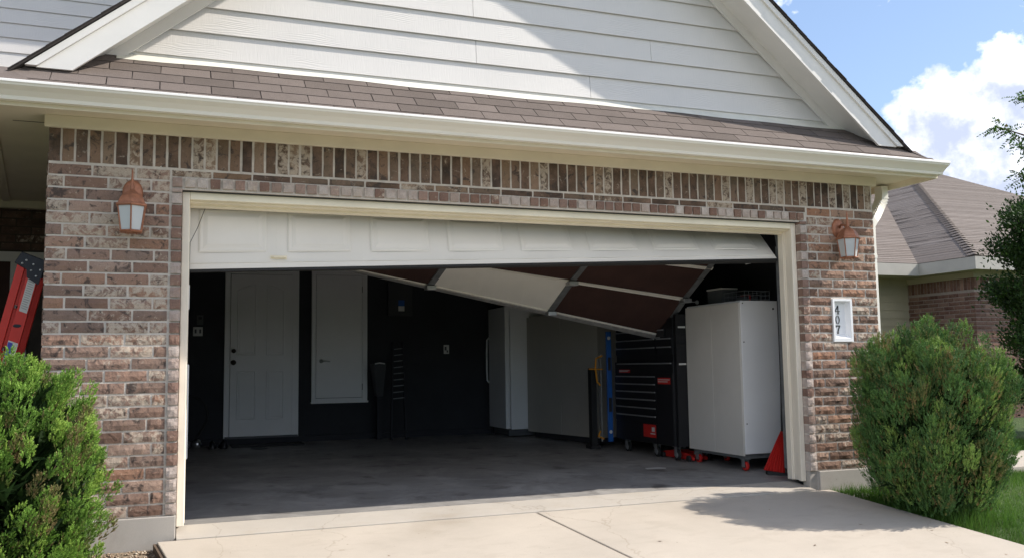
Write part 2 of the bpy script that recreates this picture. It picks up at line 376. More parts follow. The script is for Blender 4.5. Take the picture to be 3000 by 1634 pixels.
M_leafd = leaf_mat('dark_leaf', [(0, (.02,.04,.012)), (.6, (.028,.065,.014)), (.95, (.05,.11,.02)), (1, (.12,.2,.03))], .25)
M_leaf = leaf_mat('bright_leaf', [(0, (.04,.09,.018)), (.6, (.07,.15,.03)), (.93, (.10,.2,.04)), (1, (.16,.12,.05))], .4)
M_grassb = leaf_mat('grass_blade', [(0, (.10,.13,.03)), (.3, (.06,.13,.02)), (.8, (.085,.19,.028)), (1, (.14,.26,.04))], .4)
M_stone = leaf_mat('gravel_stone', [(0, (.16,.11,.08)), (.4, (.30,.22,.15)), (.8, (.45,.36,.27)), (1, (.6,.53,.44))], .0)

# ---------------------------------------------------------------- ground, driveway, road
GS = .1213
def gz(y): return -.045+GS*(y+.05) if y < -.05 else -.045
mb = MB()
ys = [600, 60, 30, 12, 6, 3, 1.2, -.05, -1, -2.5, -5, -7.5, -7.55, -14, -14.1, -30, -600]
def gzz(y): return (gz(y) if y > -7.5 else gz(-7.5))-.10
gx = [-600, -60, -20, -5, -1, 6, 12, 30, 80, 600]
vs = [(x, y, gzz(y)-(0.0)) for y in ys for x in gx]
nx_ = len(gx); fs = [(j*nx_+i, (j+1)*nx_+i, (j+1)*nx_+i+1, j*nx_+i+1) for j in range(len(ys)-1) for i in range(nx_-1)]
mb.add(vs, fs); ground = obj('ground', mb, M_soil, kind='structure')
mb = MB(); mb.box(-300, 300, -15.5, -8.2, gzz(-8)-.05, gzz(-8)+.02); obj('road', mb, M_asphalt, kind='structure')
# lawn sheet to the right of the drive, a bit higher than the bare ground
mb = MB(); lx = lambda y: 5.03-.1701*(y+.05) if y < -.05 else 5.72
gy = [14, 9, 5, 3, 1.8, 1.0, .02, -.4, -.8, -1.2, -1.8, -2.6, -4, -6, -7.4]
vs = []; LN = 26
def lawn_z(x, y): return gz(y)-.018+.022*mnoise.noise(Vector((x*.9, y*.9, 3)))
for y in gy:
    x0 = lx(y)+.0
    if 0 <= y: x0 = 5.74
    for i in range(LN):
        t = (i/(LN-1))**1.6; x = x0+(45-x0)*t; vs.append((x, y, lawn_z(x, y) if i else lawn_z(x, y)))
fs = [(j*LN+i, (j+1)*LN+i, (j+1)*LN+i+1, j*LN+i+1) for j in range(len(gy)-1) for i in range(LN-1)]
mb.add(vs, fs); obj('lawn', mb, M_soil, kind='structure')

drv = MB(); xl = lambda y: -.115-.1701*(y+.03); xj = lambda y: 2.43-.1701*(y+.07); xr = lambda y: 5.045-.1701*(y+.08)
def slab(mb, fa, fb, y0, y1, th, top=0):
    mb.hexa([(fa(y1), y1, gz(y1)-th), (fb(y1), y1, gz(y1)-th), (fb(y0), y0, gz(y0)-th), (fa(y0), y0, gz(y0)-th),
             (fa(y1), y1, gz(y1)+top), (fb(y1), y1, gz(y1)+top), (fb(y0), y0, gz(y0)+top), (fa(y0), y0, gz(y0)+top)])
slab(drv, lambda y: xl(y)+.02, lambda y: xr(y)-.02, -.052, -7.6, .13, -.016)
driveway = obj('driveway', drv, M_found, kind='structure')
e = .008
for fa, fb in ((xl, lambda y: xj(y)-e), (lambda y: xj(y)+e, xr)):
    for ya, yb in ((-.058, -3.6), (-3.612, -7.5)):
        m_ = MB(); slab(m_, fa, fb, ya, yb, .12); obj('slab', m_, M_drive, driveway, bevel=.006)
m_ = MB(); m_.hexa([(xl(-3.5)-.022,-3.5,gz(-3.5)-.12),(xl(-3.5)-.002,-3.5,gz(-3.5)-.12),(xl(-.06)-.002,-.06,gz(-.06)-.12),(xl(-.06)-.022,-.06,gz(-.06)-.12),
    (xl(-3.5)-.022,-3.5,gz(-3.5)-.012),(xl(-3.5)-.002,-3.5,gz(-3.5)-.012),(xl(-.06)-.002,-.06,gz(-.06)-.012),(xl(-.06)-.022,-.06,gz(-.06)-.012)])
obj('edge_board', m_, M_bark, driveway)
# gravel bed lower left
mb = MB(); mb.hexa([(-3.6,-3.2,gz(-3.2)-.2), (xl(-3.2)-.004,-3.2,gz(-3.2)-.2), (xl(0)-.004,-.02,-.25), (-3.6,-.02,-.25),
                    (-3.6,-3.2,gz(-3.2)-.055), (xl(-3.2)-.004,-3.2,gz(-3.2)-.055), (xl(0)-.004,-.02,-.10), (-3.6,-.02,-.10)])
obj('planting_bed', mb, M_mulch, kind='structure')

def soup(name, verts, faces, tint, mat, parent=None, smooth=False, **kw):
    me = bpy.data.meshes.new(name); nv = len(verts); nf, k = faces.shape
    me.vertices.add(nv); me.vertices.foreach_set('co', verts.astype(np.float32).ravel())
    me.loops.add(nf*k); me.loops.foreach_set('vertex_index', faces.astype(np.int32).ravel())
    me.polygons.add(nf); me.polygons.foreach_set('loop_start', np.arange(0, nf*k, k, dtype=np.int32))
    me.polygons.foreach_set('loop_total', np.full(nf, k, dtype=np.int32))
    if smooth: me.polygons.foreach_set('use_smooth', np.ones(nf, dtype=bool))
    me.update(calc_edges=True)
    at = me.attributes.new('tint', 'FLOAT', 'POINT'); at.data.foreach_set('value', tint.astype(np.float32))
    o = link(name, me, mat, parent); setprops(o, **kw); return o
def nrm(a): return a/np.maximum(np.linalg.norm(a, axis=-1, keepdims=True), 1e-9)

# gravel stones
def stones(name, n, xr_, yr_, zf, s0, s1, **kw):
    base = np.array([(1,0,0),(-1,0,0),(0,1,0),(0,-1,0),(0,0,1),(0,0,-1)], float)
    fc = np.array([(0,2,4),(2,1,4),(1,3,4),(3,0,4),(2,0,5),(1,2,5),(3,1,5),(0,3,5)])
    x = RNG.uniform(*xr_, n); y = RNG.uniform(*yr_, n); ok = x < (-.115-.1701*(y+.03)-.01); x, y = x[ok], y[ok]; n = len(x)
    s = RNG.uniform(s0, s1, (n,1,1))*RNG.uniform(.6, 1.2, (n,1,3)); v = base[None]*s*RNG.uniform(.7, 1.2, (n,6,1))
    a = RNG.uniform(0, 6.28, n); ca, sa = np.cos(a)[:,None], np.sin(a)[:,None]
    vx = v[:,:,0]*ca-v[:,:,1]*sa; vy = v[:,:,0]*sa+v[:,:,1]*ca; v = np.stack([vx, vy, v[:,:,2]*.7], -1)
    v += np.stack([x, y, zf(y)], -1)[:,None]
    f = fc[None]+(np.arange(n)*6)[:,None,None]
    return soup(name, v.reshape(-1,3), f.reshape(-1,3), np.repeat(RNG.uniform(0,1,n), 6), M_stone, None, **kw)
stones('gravel', 9000, (-2.2, .25), (-1.9, -.03), lambda y: np.where(y < -.05, -.10+GS*(y+.05)*.99, -.10)+.002-.000*y, .006, .014, kind='stuff',
       label='tan gravel stones beside the left brick pier and driveway edge', cat='gravel')

# grass
def grass(name, n, xa, xb, ya, yb, h0, h1, wid, **kw):
    x = RNG.uniform(xa, xb, n); y = RNG.uniform(ya, yb, n)
    edge = np.where(y < -.05, 5.05-.1701*(y+.05), 5.76)
    ok = x > edge-.015; x, y = x[ok], y[ok]; n = len(x)
    z = np.array([lawn_z(a, b) for a, b in zip(x, y)]) if n < 9000 else np.where(y < -.05, -.045+GS*(y+.05), -.045)-.018
    h = RNG.uniform(h0, h1, n)*(.75+.5*np.sin(x*2.1+np.sin(y*3))*np.cos(y*2.7)*.6+.25); h = np.maximum(h, .015)
    a = RNG.uniform(0, 6.28, n); le = RNG.uniform(.1, .6, n)*h; b = RNG.uniform(0, 6.28, n)
    p = np.stack([x, y, z-.01], -1); wv = np.stack([np.cos(a), np.sin(a), 0*a], -1)*wid
    tip = p+np.stack([np.cos(b)*le, np.sin(b)*le, h+.01], -1)
    v = np.stack([p-wv, p+wv, tip], 1).reshape(-1,3); f = np.arange(3*n).reshape(-1,3)
    t = np.clip(.5+.35*np.sin(x*1.3+y*.7)+RNG.normal(0, .2, n), 0, 1)
    return soup(name, v, f, np.repeat(t, 3), M_grassb, None, **kw)
grass('grass', 210000, 5.0, 10.5, -4.0, 2.6, .025, .055, .0022, kind='stuff', label='short green lawn grass between the driveway and the neighbouring house', cat='grass')
grass('tall_grass', 2600, 5.02, 5.75, -1.25, -.03, .05, .13, .0028, kind='stuff', label='longer untrimmed grass tufts along the driveway edge under the round bush', cat='grass')

# path strip beyond the lawn
mb = MB(); mb.hexa([(7.0,.15,-.12),(16,.15,-.12),(16,1.15,-.12),(6.95,1.25,-.12),(7.0,.15,-.012),(16,.15,-.012),(16,1.15,-.012),(6.95,1.25,-.012)])
obj('path', mb, M_drive, kind='structure')

# ---------------------------------------------------------------- HOUSE
house = thing('house', 'white sided gable house with brick garage front, shingled skirt roof and open garage', 'house', (2.45, 0, 0))
C0, ZL = .076, .10
def brick_mesh(w, h, d, seed, nx=6, nz=3, rel=.0035, edge=.003):
    rg = random.Random(seed); vs = []; fs = []
    for j in range(nz):
        for i in range(nx):
            x = -w/2+w*i/(nx-1); z = -h/2+h*j/(nz-1)
            bd = (i in (0, nx-1)) or (j in (0, nz-1))
            if i in (0, nx-1): x -= math.copysign(rg.uniform(0, edge), x)
            if j in (0, nz-1): z -= math.copysign(rg.uniform(0, edge*.8), z)
            y = rg.uniform(.001, .004) if bd else -rg.uniform(0, rel)
            vs.append((x, y, z))
    for j in range(nz-1):
        for i in range(nx-1): a = j*nx+i; fs.append((a, a+1, a+nx+1, a+nx))
    ring = [i for i in range(nx)]+[j*nx+nx-1 for j in range(1, nz)]+[(nz-1)*nx+i for i in range(nx-2, -1, -1)]+[j*nx for j in range(nz-2, 0, -1)]
    b = len(vs)
    for q in ring: vs.append((max(-w/2, min(w/2, vs[q][0]*1.0)), d, vs[q][2]))
    n = len(ring)
    for k in range(n): fs.append((ring[(k+1)%n], ring[k], b+k, b+(k+1)%n))
    me = bpy.data.meshes.new('brick'); me.from_pydata(vs, [], fs); me.update(); return me
def variants(w, h, d, mat, n=7, s0=0, **kw):
    out = []
    for k in range(n):
        me = brick_mesh(w, h, d, s0+k, **kw); me.materials.append(mat); out.append(me)
    return out
V_st = variants(.244, .066, .03, M_brick, 7, 0); V_str = variants(.244, .066, .03, M_brick_r, 7, 20, rel=.0085, edge=.005)
V_so = variants(.067, .236, .03, M_soldier, 6, 40, nx=3, nz=6)
V_hd = variants(.066, .066, .09, M_header, 6, 60, nx=4, nz=4, rel=.003)
V_thin = variants(.244, .042, .03, M_soldier, 5, 80)

# mortar-filled wall core (bricks are its pieces); right pier keeps a pocket for the number plaque
PX0, PX1, PZ0, PZ1 = 5.208, 5.408, 1.170, 1.528
core = MB(); YF, YB = .0042, .10
core.box(-.788, -.006, YF, YB, ZL, 2.56); core.box(-.006, 4.906, YF+.0005, YB, 2.176, 2.559)
core.box(4.906, PX0, YF, YB, ZL, 2.56); core.box(PX1, 5.694, YF, YB, ZL, 2.56)
core.box(PX0, PX1, YF, YB, ZL, PZ0); core.box(PX0, PX1, YF, YB, PZ1, 2.56)
core.box(PX0, PX1, .075, YB-.001, PZ0, PZ1)
wall = obj('brick_wall', core, M_mortar, house)
def run(x0, x1, i, vars_, name='brick', skip=None):
    z = ZL+C0*i+C0/2+.001; off = [0, .127, .03, .157][i % 4]+random.uniform(-.008, .008)
    x = x0-off
    while x < x1:
        a, b = max(x, x0), min(x+.244, x1)
        segs = [(a, b)]
        if skip and skip[2]-.03 < z < skip[3]+.03:
            segs = []
            if a < skip[0]-.008: segs.append((a, min(b, skip[0]-.008)))
            if b > skip[1]+.008: segs.append((max(a, skip[1]+.008), b))
        for a, b in segs:
            if b-a > .02:
                place(name, random.choice(vars_), wall, ((a+b)/2, random.uniform(-.0035, -.0010), z), (random.uniform(-.006, .006), 0, random.uniform(-.004, .004)), ((b-a)/.244, 1, 1))
        x += .254
for i in range(29):
    run(-.793, -.080, i, V_st); run(4.980, 5.697, i, V_str, skip=(PX0, PX1, PZ0, PZ1))
for i in range(27):
    z = ZL+C0*i+C0/2+.001
    for x in (-.0345, 4.9345): place('header_brick', random.choice(V_hd), wall, (x, -.012+random.uniform(-.002, .001), z), (0, 0, 0))
for x in (-.0345, 4.9345):
    place('header_brick', V_hd[1], wall, (x, -.012, 2.168), (0,0,0), (1, 1, .38))
x = -.0345; k = 0
while x < 4.95:
    place('header_brick', random.choice(V_hd), wall, (x, -.012+random.uniform(-.002, .001), 2.222), (0,0,0), (random.uniform(.95, 1.03), 1, .96)); x += .0785; k += 1
x = -.068
while x < 4.96:
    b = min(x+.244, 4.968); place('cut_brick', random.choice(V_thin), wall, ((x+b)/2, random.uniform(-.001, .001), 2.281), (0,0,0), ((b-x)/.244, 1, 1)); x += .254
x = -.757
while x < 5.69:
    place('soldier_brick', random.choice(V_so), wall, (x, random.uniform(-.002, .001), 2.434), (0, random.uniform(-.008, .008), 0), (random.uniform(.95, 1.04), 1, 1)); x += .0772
# return faces round the outer corners, joined
rb = MB(); rg = random.Random(3)
for s, X in ((-1, -.793), (1, 5.697)):
    for i in range(30):
        y = .03-(.127 if i % 2 else 0)
        while y < (3.0 if s < 0 else 5.9):
            a, b = max(y, .034), y+.244; j = rg.uniform(0, .003)
            if b-a > .03: rb.box(X+(0 if s > 0 else -.004-j), X+(.004+j if s > 0 else 0), a, b, ZL+C0*i+.005, ZL+C0*i+.071)
            y += .254
obj('return_bricks', rb, M_brick, wall, kind='stuff')
# side walls behind the returns, framing
sw = MB(); sw.box(-.7925, -.69, .1005, 3.0, ZL, 2.60); sw.box(5.597, 5.6965, .1005, 6.2, ZL, 2.60)
obj('side_wall', sw, M_mortar, house)
# foundation
fd = MB(); fd.prism([(-.80,-.012),(-.004,-.012),(-.004,.10),(-.70,.10),(-.70,3.0),(-.80,3.0)], 'z', -.30, ZL-.002); obj('foundation', fd, M_found, house, bevel=.006)
fd = MB(); fd.prism([(4.904,.012),(4.985,.012),(4.985,-.012),(5.705,-.012),(5.705,6.2),(5.60,6.2),(5.60,.10),(4.904,.10)], 'z', -.30, ZL-.002); obj('foundation', fd, M_found, house, bevel=.006)
# garage floor and apron
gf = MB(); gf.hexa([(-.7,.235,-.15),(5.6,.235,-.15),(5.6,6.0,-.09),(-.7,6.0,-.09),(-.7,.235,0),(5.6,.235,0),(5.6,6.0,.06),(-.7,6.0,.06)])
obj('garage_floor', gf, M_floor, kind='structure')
ap = MB(); ap.hexa([(0,-.05,-.3),(4.91,-.05,-.3),(4.91,.2345,-.3),(0,.2345,-.3),(0,-.05,-.040),(4.91,-.05,-.040),(4.91,.2345,-.001),(0,.2345,-.001)])
obj('apron', ap, M_apron, kind='structure', bevel=.004)

# opening frame: stepped jambs and head
def jamb(s):
    m = MB(); X = (lambda a: a) if s < 0 else (lambda a: 4.90-a)
    def bx(a, b, *r):
        lo, hi = sorted((X(a), X(b))); m.box(lo, hi, *r)
    bx(.0, .046, .052, .088, .018, 2.172)
    bx(-.012, .040, .088, .150, .022, 2.172)
    bx(-.012, .046, .150, .162, .022, 2.172)
    bx(-.012, .052, .162, .228, .020, 2.172)
    return obj('door_jamb', m, M_jamb, house, bevel=.004)
jamb(-1); jamb(1)
hd = MB(); hd.box(.0465, 4.8535, .0525, .088, 2.122, 2.172); hd.box(.0405, 4.8595, .0885, .150, 2.112, 2.168)
hd.box(.0465, 4.8535, .1505, .162, 2.108, 2.168); hd.box(.0525, 4.8475, .1625, .228, 2.094, 2.168)
obj('door_head', hd, M_cream, house, bevel=.004)
ln = MB(); ln.box(-.002, 4.902, .020, .10, 2.1735, 2.182); obj('lintel', ln, M_dark, house)

# interior shell
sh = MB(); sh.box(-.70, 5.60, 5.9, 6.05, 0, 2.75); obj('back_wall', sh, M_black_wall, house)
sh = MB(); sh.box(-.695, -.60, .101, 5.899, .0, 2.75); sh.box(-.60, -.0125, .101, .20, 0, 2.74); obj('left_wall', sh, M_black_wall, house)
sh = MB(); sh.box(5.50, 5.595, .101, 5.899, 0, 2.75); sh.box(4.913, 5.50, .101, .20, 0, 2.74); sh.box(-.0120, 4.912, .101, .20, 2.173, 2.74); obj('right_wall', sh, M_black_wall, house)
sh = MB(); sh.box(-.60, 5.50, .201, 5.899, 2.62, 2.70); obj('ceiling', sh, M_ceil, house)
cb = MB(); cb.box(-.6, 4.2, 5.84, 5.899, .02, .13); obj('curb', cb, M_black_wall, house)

# back wall doors
def slab_door():
    f = MB(); f.box(.605, .672, 5.865, 5.899, .07, 2.30); f.box(1.452, 1.535, 5.865, 5.899, .07, 2.30); f.box(.6725, 1.4515, 5.8655, 5.899, 2.225, 2.299)
    fr = obj('door_frame', f, M_doorw, house, bevel=.003)
    d = MB(); d.box(.676, 1.448, 5.845, 5.885, .155, 2.218); dr = obj('entry_door', d, M_doorw, house)
    for (a, b, z0, z1, arch) in ((.755, .99, 1.18, 2.02, -1), (1.12, 1.345, 1.18, 2.02, 1), (.755, .99, .36, .98, 0), (1.12, 1.345, .36, .98, 0)):
        def outline(q):
            pts = [(a+q, z0+q), (b-q, z0+q)]
            if arch == 0: pts += [(b-q, z1-q), (a+q, z1-q)]
            else:
                for t in range(7):
                    u = t/6; xx = (b-q)+(a-b+2*q)*u; g = u if arch < 0 else 1-u
                    g = 1-u if arch < 0 else u
                    pts.append((xx, z1-q-.0+.075*math.sin(g*math.pi/2)*1.0))
            return pts
        p = MB(); o1, o2 = outline(0), outline(.018); n = len(o1)
        vs = [(x, 5.8449, z) for x, z in o1]+[(x, 5.8385, z) for x, z in outline(.008)]+[(x, 5.8440, z) for x, z in o2]+[(x, 5.8400, z) for x, z in outline(.045)]
        fs = [(r*n+i, r*n+(i+1)%n, (r+1)*n+(i+1)%n, (r+1)*n+i) for r in range(3) for i in range(n)]+[tuple(range(3*n, 4*n))]
        p.add(vs, fs); obj('panel', p, M_doorw, dr)
    for z, r_ in ((1.238, .028), (1.092, .034)):
        k = MB(); k.lathe([(r_, 0), (r_, -.008), (.012, -.012), (.012, -.03), (.026, -.035), (.028, -.05), (.018, -.062), (.001, -.064)], (.715, 5.845, z), 12, axis='y')
        obj('knob', k, M_bronze, dr, smooth=True)
    t = MB(); t.box(.62, 1.52, 5.78, 5.899, .131, .152); obj('threshold', t, M_grey, house)
slab_door()
f = MB(); f.box(1.70, 1.755, 5.86, 5.899, .565, 2.30); f.box(2.372, 2.44, 5.86, 5.899, .565, 2.30); f.box(1.7555, 2.3715, 5.8605, 5.899, 2.235, 2.299); f.box(1.69, 2.45, 5.845, 5.899, .540, .5645); f.box(1.7555, 2.3715, 5.8605, 5.899, .565, .606)
obj('closet_frame', f, M_doorw, house, bevel=.003)
d = MB(); d.box(1.760, 2.366, 5.855, 5.885, .612, 2.230); cd_ = obj('closet_door', d, M_doorw, house)
k = MB(); k.lathe([(.026, 0), (.026, -.01), (.012, -.014), (.012, -.04), (.002, -.042)], (1.825, 5.855, 1.095), 12, axis='y'); k.tube([(1.825,5.818,1.095),(1.87,5.816,1.096),(1.935,5.82,1.088)], [.011,.009,.007], 8)
obj('lever_handle', k, M_chrome, cd_, smooth=True)
for z in (.75, 2.05):
    h = MB(); h.box(2.366, 2.374, 5.85, 5.858, z-.04, z+.04); obj('hinge', h, M_bronze, cd_)
def plate(name, x0, x1, z0, z1, mat, toggles, y=5.899, label='', cat='switch'):
    t = thing(name, label, cat, ((x0+x1)/2, y, z0)); p = MB(); p.box(x0, x1, y-.009, y, z0, z1); obj('cover', p, mat, t, bevel=.003)
    for (tx, tz, w, h) in toggles:
        q = MB(); q.box(tx-w/2, tx+w/2, y-.016, y-.009, tz-h/2, tz+h/2); obj('toggle', q, M_grey if mat is not M_grey else M_black_wall, t)
    return t
plate('light_switch', .224, .340, 1.430, 1.545, M_sticker, [(.255, 1.49, .022, .05), (.31, 1.49, .022, .05)], label='white double light switch plate on dark wall left of the four panel door')
plate('keypad', .268, .346, 1.571, 1.694, M_grey, [(.307, 1.655, .04, .03)], label='small dark keypad just above the white double switch plate', cat='keypad')
plate('wall_outlet', 3.519, 3.597, 1.176, 1.300, M_sticker, [(3.545, 1.25, .026, .05), (3.57, 1.21, .02, .03)], label='single white switch plate on dark wall left of the refrigerator', cat='switch')
ep = thing('electrical_panel', 'grey electrical panel box with blue label on the dark back wall', 'electrical panel', (2.89, 5.899, 1.70))
q = MB(); q.box(2.718, 3.062, 5.84, 5.899, 1.70, 2.16); obj('box', q, M_panelbox, ep, bevel=.004)
q = MB(); q.box(2.735, 3.045, 5.832, 5.84, 1.72, 2.14); obj('panel_door', q, M_panelbox, ep, bevel=.002)
q = MB(); q.box(2.861, 2.945, 5.830, 5.832, 1.83, 1.91); obj('blue_label', q, M_blue, ep)
q = MB(); q.box(2.861, 2.945, 5.830, 5.832, 1.762, 1.829); obj('white_label', q, M_sticker, ep)

# ---- roofs, gutter, soffit, fascia
SL = .833
def rz(y): return 2.655+SL*(y+.40)
sk = MB(); ny = Vector((0, -SL, 1)).normalized()
sk.hexa([(-1.20,-.40,2.62),(6.10,-.40,2.62),(5.62,.12,rz(.12)-.035),(-.66,.12,rz(.12)-.035),(-1.20,-.40,2.655),(6.10,-.40,2.655),(5.60,.12,rz(.12)),(-.68,.12,rz(.12))])
sroof = obj('skirt_roof', sk, M_shingle_dk, house)
tabs = []
for k in range(5):
    rg = random.Random(k); me = MB(); w, l, t = .299, .140, .0055
    j = [rg.uniform(-.002, .002) for _ in range(4)]
    me.hexa([(-w/2, 0, 0), (w/2, 0, 0), (w/2, l, 0), (-w/2, l, 0), (-w/2+j[0], j[2], t+.002), (w/2+j[1], j[3], t+.002), (w/2, l, t*.4), (-w/2, l, t*.4)])
    m2 = me.mesh('shingle'); m2.materials.append(M_shingle); tabs.append(m2)
ang = math.atan(SL); cs, sn = math.cos(ang), math.sin(ang)
for c in range(5):
    s0 = c*.127; yb = -.41+s0*cs; zb = rz(yb)+.0015; x = -1.22-(.1525 if c % 2 else 0)+random.uniform(-.01, .01)
    xmax = 6.10-max(0, (yb+.40)); xmin = -1.15+max(0, (yb+.40))*1.05
    while x < xmax:
        a, b = max(x, xmin), min(x+.302, xmax)
        if b-a > .05: place('shingle', tabs[random.randrange(5)], sroof, ((a+b)/2, yb, zb), (ang+.006, 0, random.uniform(-.002, .002)), ((b-a)/.302, 1, 1))
        x += .305
# hip caps at the right end and left end
for i in range(5):
    t = i*.11; p = Vector((6.095-t, -.395+t, rz(-.395+t)+.012))
    m_ = MB(); m_.add([p+Vector((.0,.0,0)), p+Vector((-.13,.02,.012)), p+Vector((-.25,.15,.118)), p+Vector((-.11,.12,.105)), p+Vector((.03,.14,-.01+.03)), p+Vector((-.09,.26,.115))],
                      [(0,3,2,1),(0,4,5,3)]); obj('hip_shingle', m_, M_shingle, sroof)
m_ = MB(); hp = lambda x, y, o: (x, y, rz(y)+o)
m_.add([hp(-1.17,-.385,.012), hp(-1.03,-.400,.011), hp(-.86,-.335,.0105), hp(-.96,-.26,.013)], [(0,1,2,3)]); hs_ = obj('hip_shingle', m_, M_shingle, sroof); q_ = hs_.modifiers.new('solid', 'SOLIDIFY'); q_.thickness = .004
# porch roof further left
pr = MB(); pr.hexa([(-5,-.40,2.58),(-1.18,-.40,2.58),(-1.18,5.2,4.36),(-5,5.2,4.36),(-5,-.40,2.642),(-1.18,-.40,2.642),(-1.18,5.2,4.42),(-5,5.2,4.42)])
proof = obj('porch_roof', pr, M_shingle, house)
m3 = MB()
for c in range(1, 44):
    y = -.41+c*.121; z = 2.645+(y+.40)*(4.42-2.642)/5.6
    if z < 4.43: m3.hexa([(-5,y,z-.002),(-1.2,y,z-.002),(-1.2,y+.13,z+.036),(-5,y+.13,z+.036),(-5,y,z+.007),(-1.2,y,z+.007),(-1.2,y+.13,z+.040),(-5,y+.13,z+.040)])
obj('shingle_courses', m3, M_shingle, proof, kind='stuff')

# apron flashing with a slightly wavy edge
fl = MB(); n = 90; vs = []
for i in range(n):
    x = -.42+i*(5.70+.42)/(n-1); yy = .028+.008*math.sin(x*2.2)+.005*math.sin(x*7.1)
    vs += [(x, yy, rz(yy)+.0115), (x, .0985, rz(.0985)+.013), (x, .099, 3.10)]
fs = []
for i in range(n-1):
    a = i*3; fs += [(a, a+3, a+4, a+1), (a+1, a+4, a+5, a+2)]
fl.add(vs, fs); obj('flashing', fl, M_flash, house)

# gutter profile (y,z) swept along x
prof = [(-.352,2.650),(-.352,2.576),(-.405,2.574),(-.412,2.594),(-.445,2.620),(-.482,2.640),(-.488,2.652)]
def sweep(name, prof, x0, x1, mat, th=.003):
    m = MB(); n = len(prof); vs = [(x0,y,z) for y,z in prof]+[(x1,y,z) for y,z in prof]
    m.add(vs, [(i, i+1, i+1+n, i+n) for i in range(n-1)]); o = obj(name, m, mat, house); s = o.modifiers.new('solid', 'SOLIDIFY'); s.thickness = th; s.offset = 1; return o
gut = sweep('gutter', prof, -5, 6.098, M_gutter)
lip = MB(); lip.box(-5, 6.104, -.494, -.470, 2.6525, 2.670); obj('gutter_lip', lip, M_gutter_lit, gut, bevel=.003)
cap = MB(); cap.prism([(-.352,2.651),(-.352,2.576),(-.405,2.574),(-.412,2.594),(-.445,2.620),(-.482,2.640),(-.488,2.651)], 'x', 6.0985, 6.102); obj('end_cap', cap, M_gutter, gut)
# side gutter at the right eave
sg = MB(); sg.box(6.105, 6.128, -.348, 6.2, 2.58, 2.665); obj('side_fascia', sg, M_gutter, house)
fa = MB(); fa.box(-5, 6.10, -.351, -.332, 2.552, 2.655); obj('fascia', fa, M_beige, house)
fa = MB(); fa.prism([(-.331,2.5605),(-.331,2.6),(-.28,2.6),(-.295,2.585),(-.31,2.572)], 'x', -.80, 6.08); obj('fascia_moulding', fa, M_beige, house)
fa = MB(); fa.box(6.08, 6.103, -.3315, 6.2, 2.552, 2.655); obj('side_board', fa, M_beige, house)
sf = MB(); sf.box(-.90, 6.079, -.331, .095, 2.602, 2.614); sf.box(5.70, 6.079, .0955, 6.2, 2.602, 2.614); obj('soffit', sf, M_beige, house)
fz = MB(); fz.box(-.815, 5.728, -.026, .004, 2.525, 2.6015); obj('frieze_board', fz, M_beige, house, bevel=.003)
fz = MB(); fz.box(5.698, 5.7275, .0045, 6.2, 2.525, 2.6015); obj('side_frieze', fz, M_beige, house)

# gable siding planks
def xleft(z): return -1.15+(z-2.66)/.815
def xright(z): return 6.08-(z-2.66)/.836
YS = .10
pl = MB(); pl.add([(xleft(3.0)+.2,.118,3.0),(xright(3.0)-.2,.118,3.0),(2.497,.118,5.47)], [(0,1,2)]); pl.add([(-.5,.16,3.0),(5.5,.16,3.0),(2.497,.16,5.45)], [(0,2,1)])
gable = obj('gable_wall', pl, M_siding, house)
joints = {0: [3.011], 1: [2.06], 2: [3.568], 3: [2.039], 4: [4.4, .7], 5: [3.0], 6: [1.2]}
for i in range(13):
    z0 = 3.096+.1795*i; z1 = z0+.195
    a0, b0 = xleft(z0)+.25, xright(z0)-.25; a1, b1 = xleft(z1)+.25, xright(z1)-.25
    if b1-a1 < .1: break
    cuts = [None]+joints.get(i, [])+[None]; cuts = sorted([c for c in cuts if c])
    ed = [0]+cuts+[0]
    for s in range(len(cuts)+1):
        L0 = a0 if s == 0 else cuts[s-1]+.0015; L1 = a1 if s == 0 else cuts[s-1]+.0015
        R0 = b0 if s == len(cuts) else cuts[s]-.0015; R1 = b1 if s == len(cuts) else cuts[s]-.0015
        m_ = MB(); f0, f1 = YS-.0165, YS+.001
        m_.hexa([(L0,f0,z0),(R0,f0,z0),(R0,f0+.009,z0),(L0,f0+.009,z0),(L1,f1,z1),(R1,f1,z1),(R1,f1+.009,z1),(L1,f1+.009,z1)])
        obj('siding_plank', m_, M_siding, gable)
st = MB(); st.box(-.35, 5.30, YS-.004, YS+.012, 3.072, 3.0955); obj('starter_strip', st, M_trim, house)

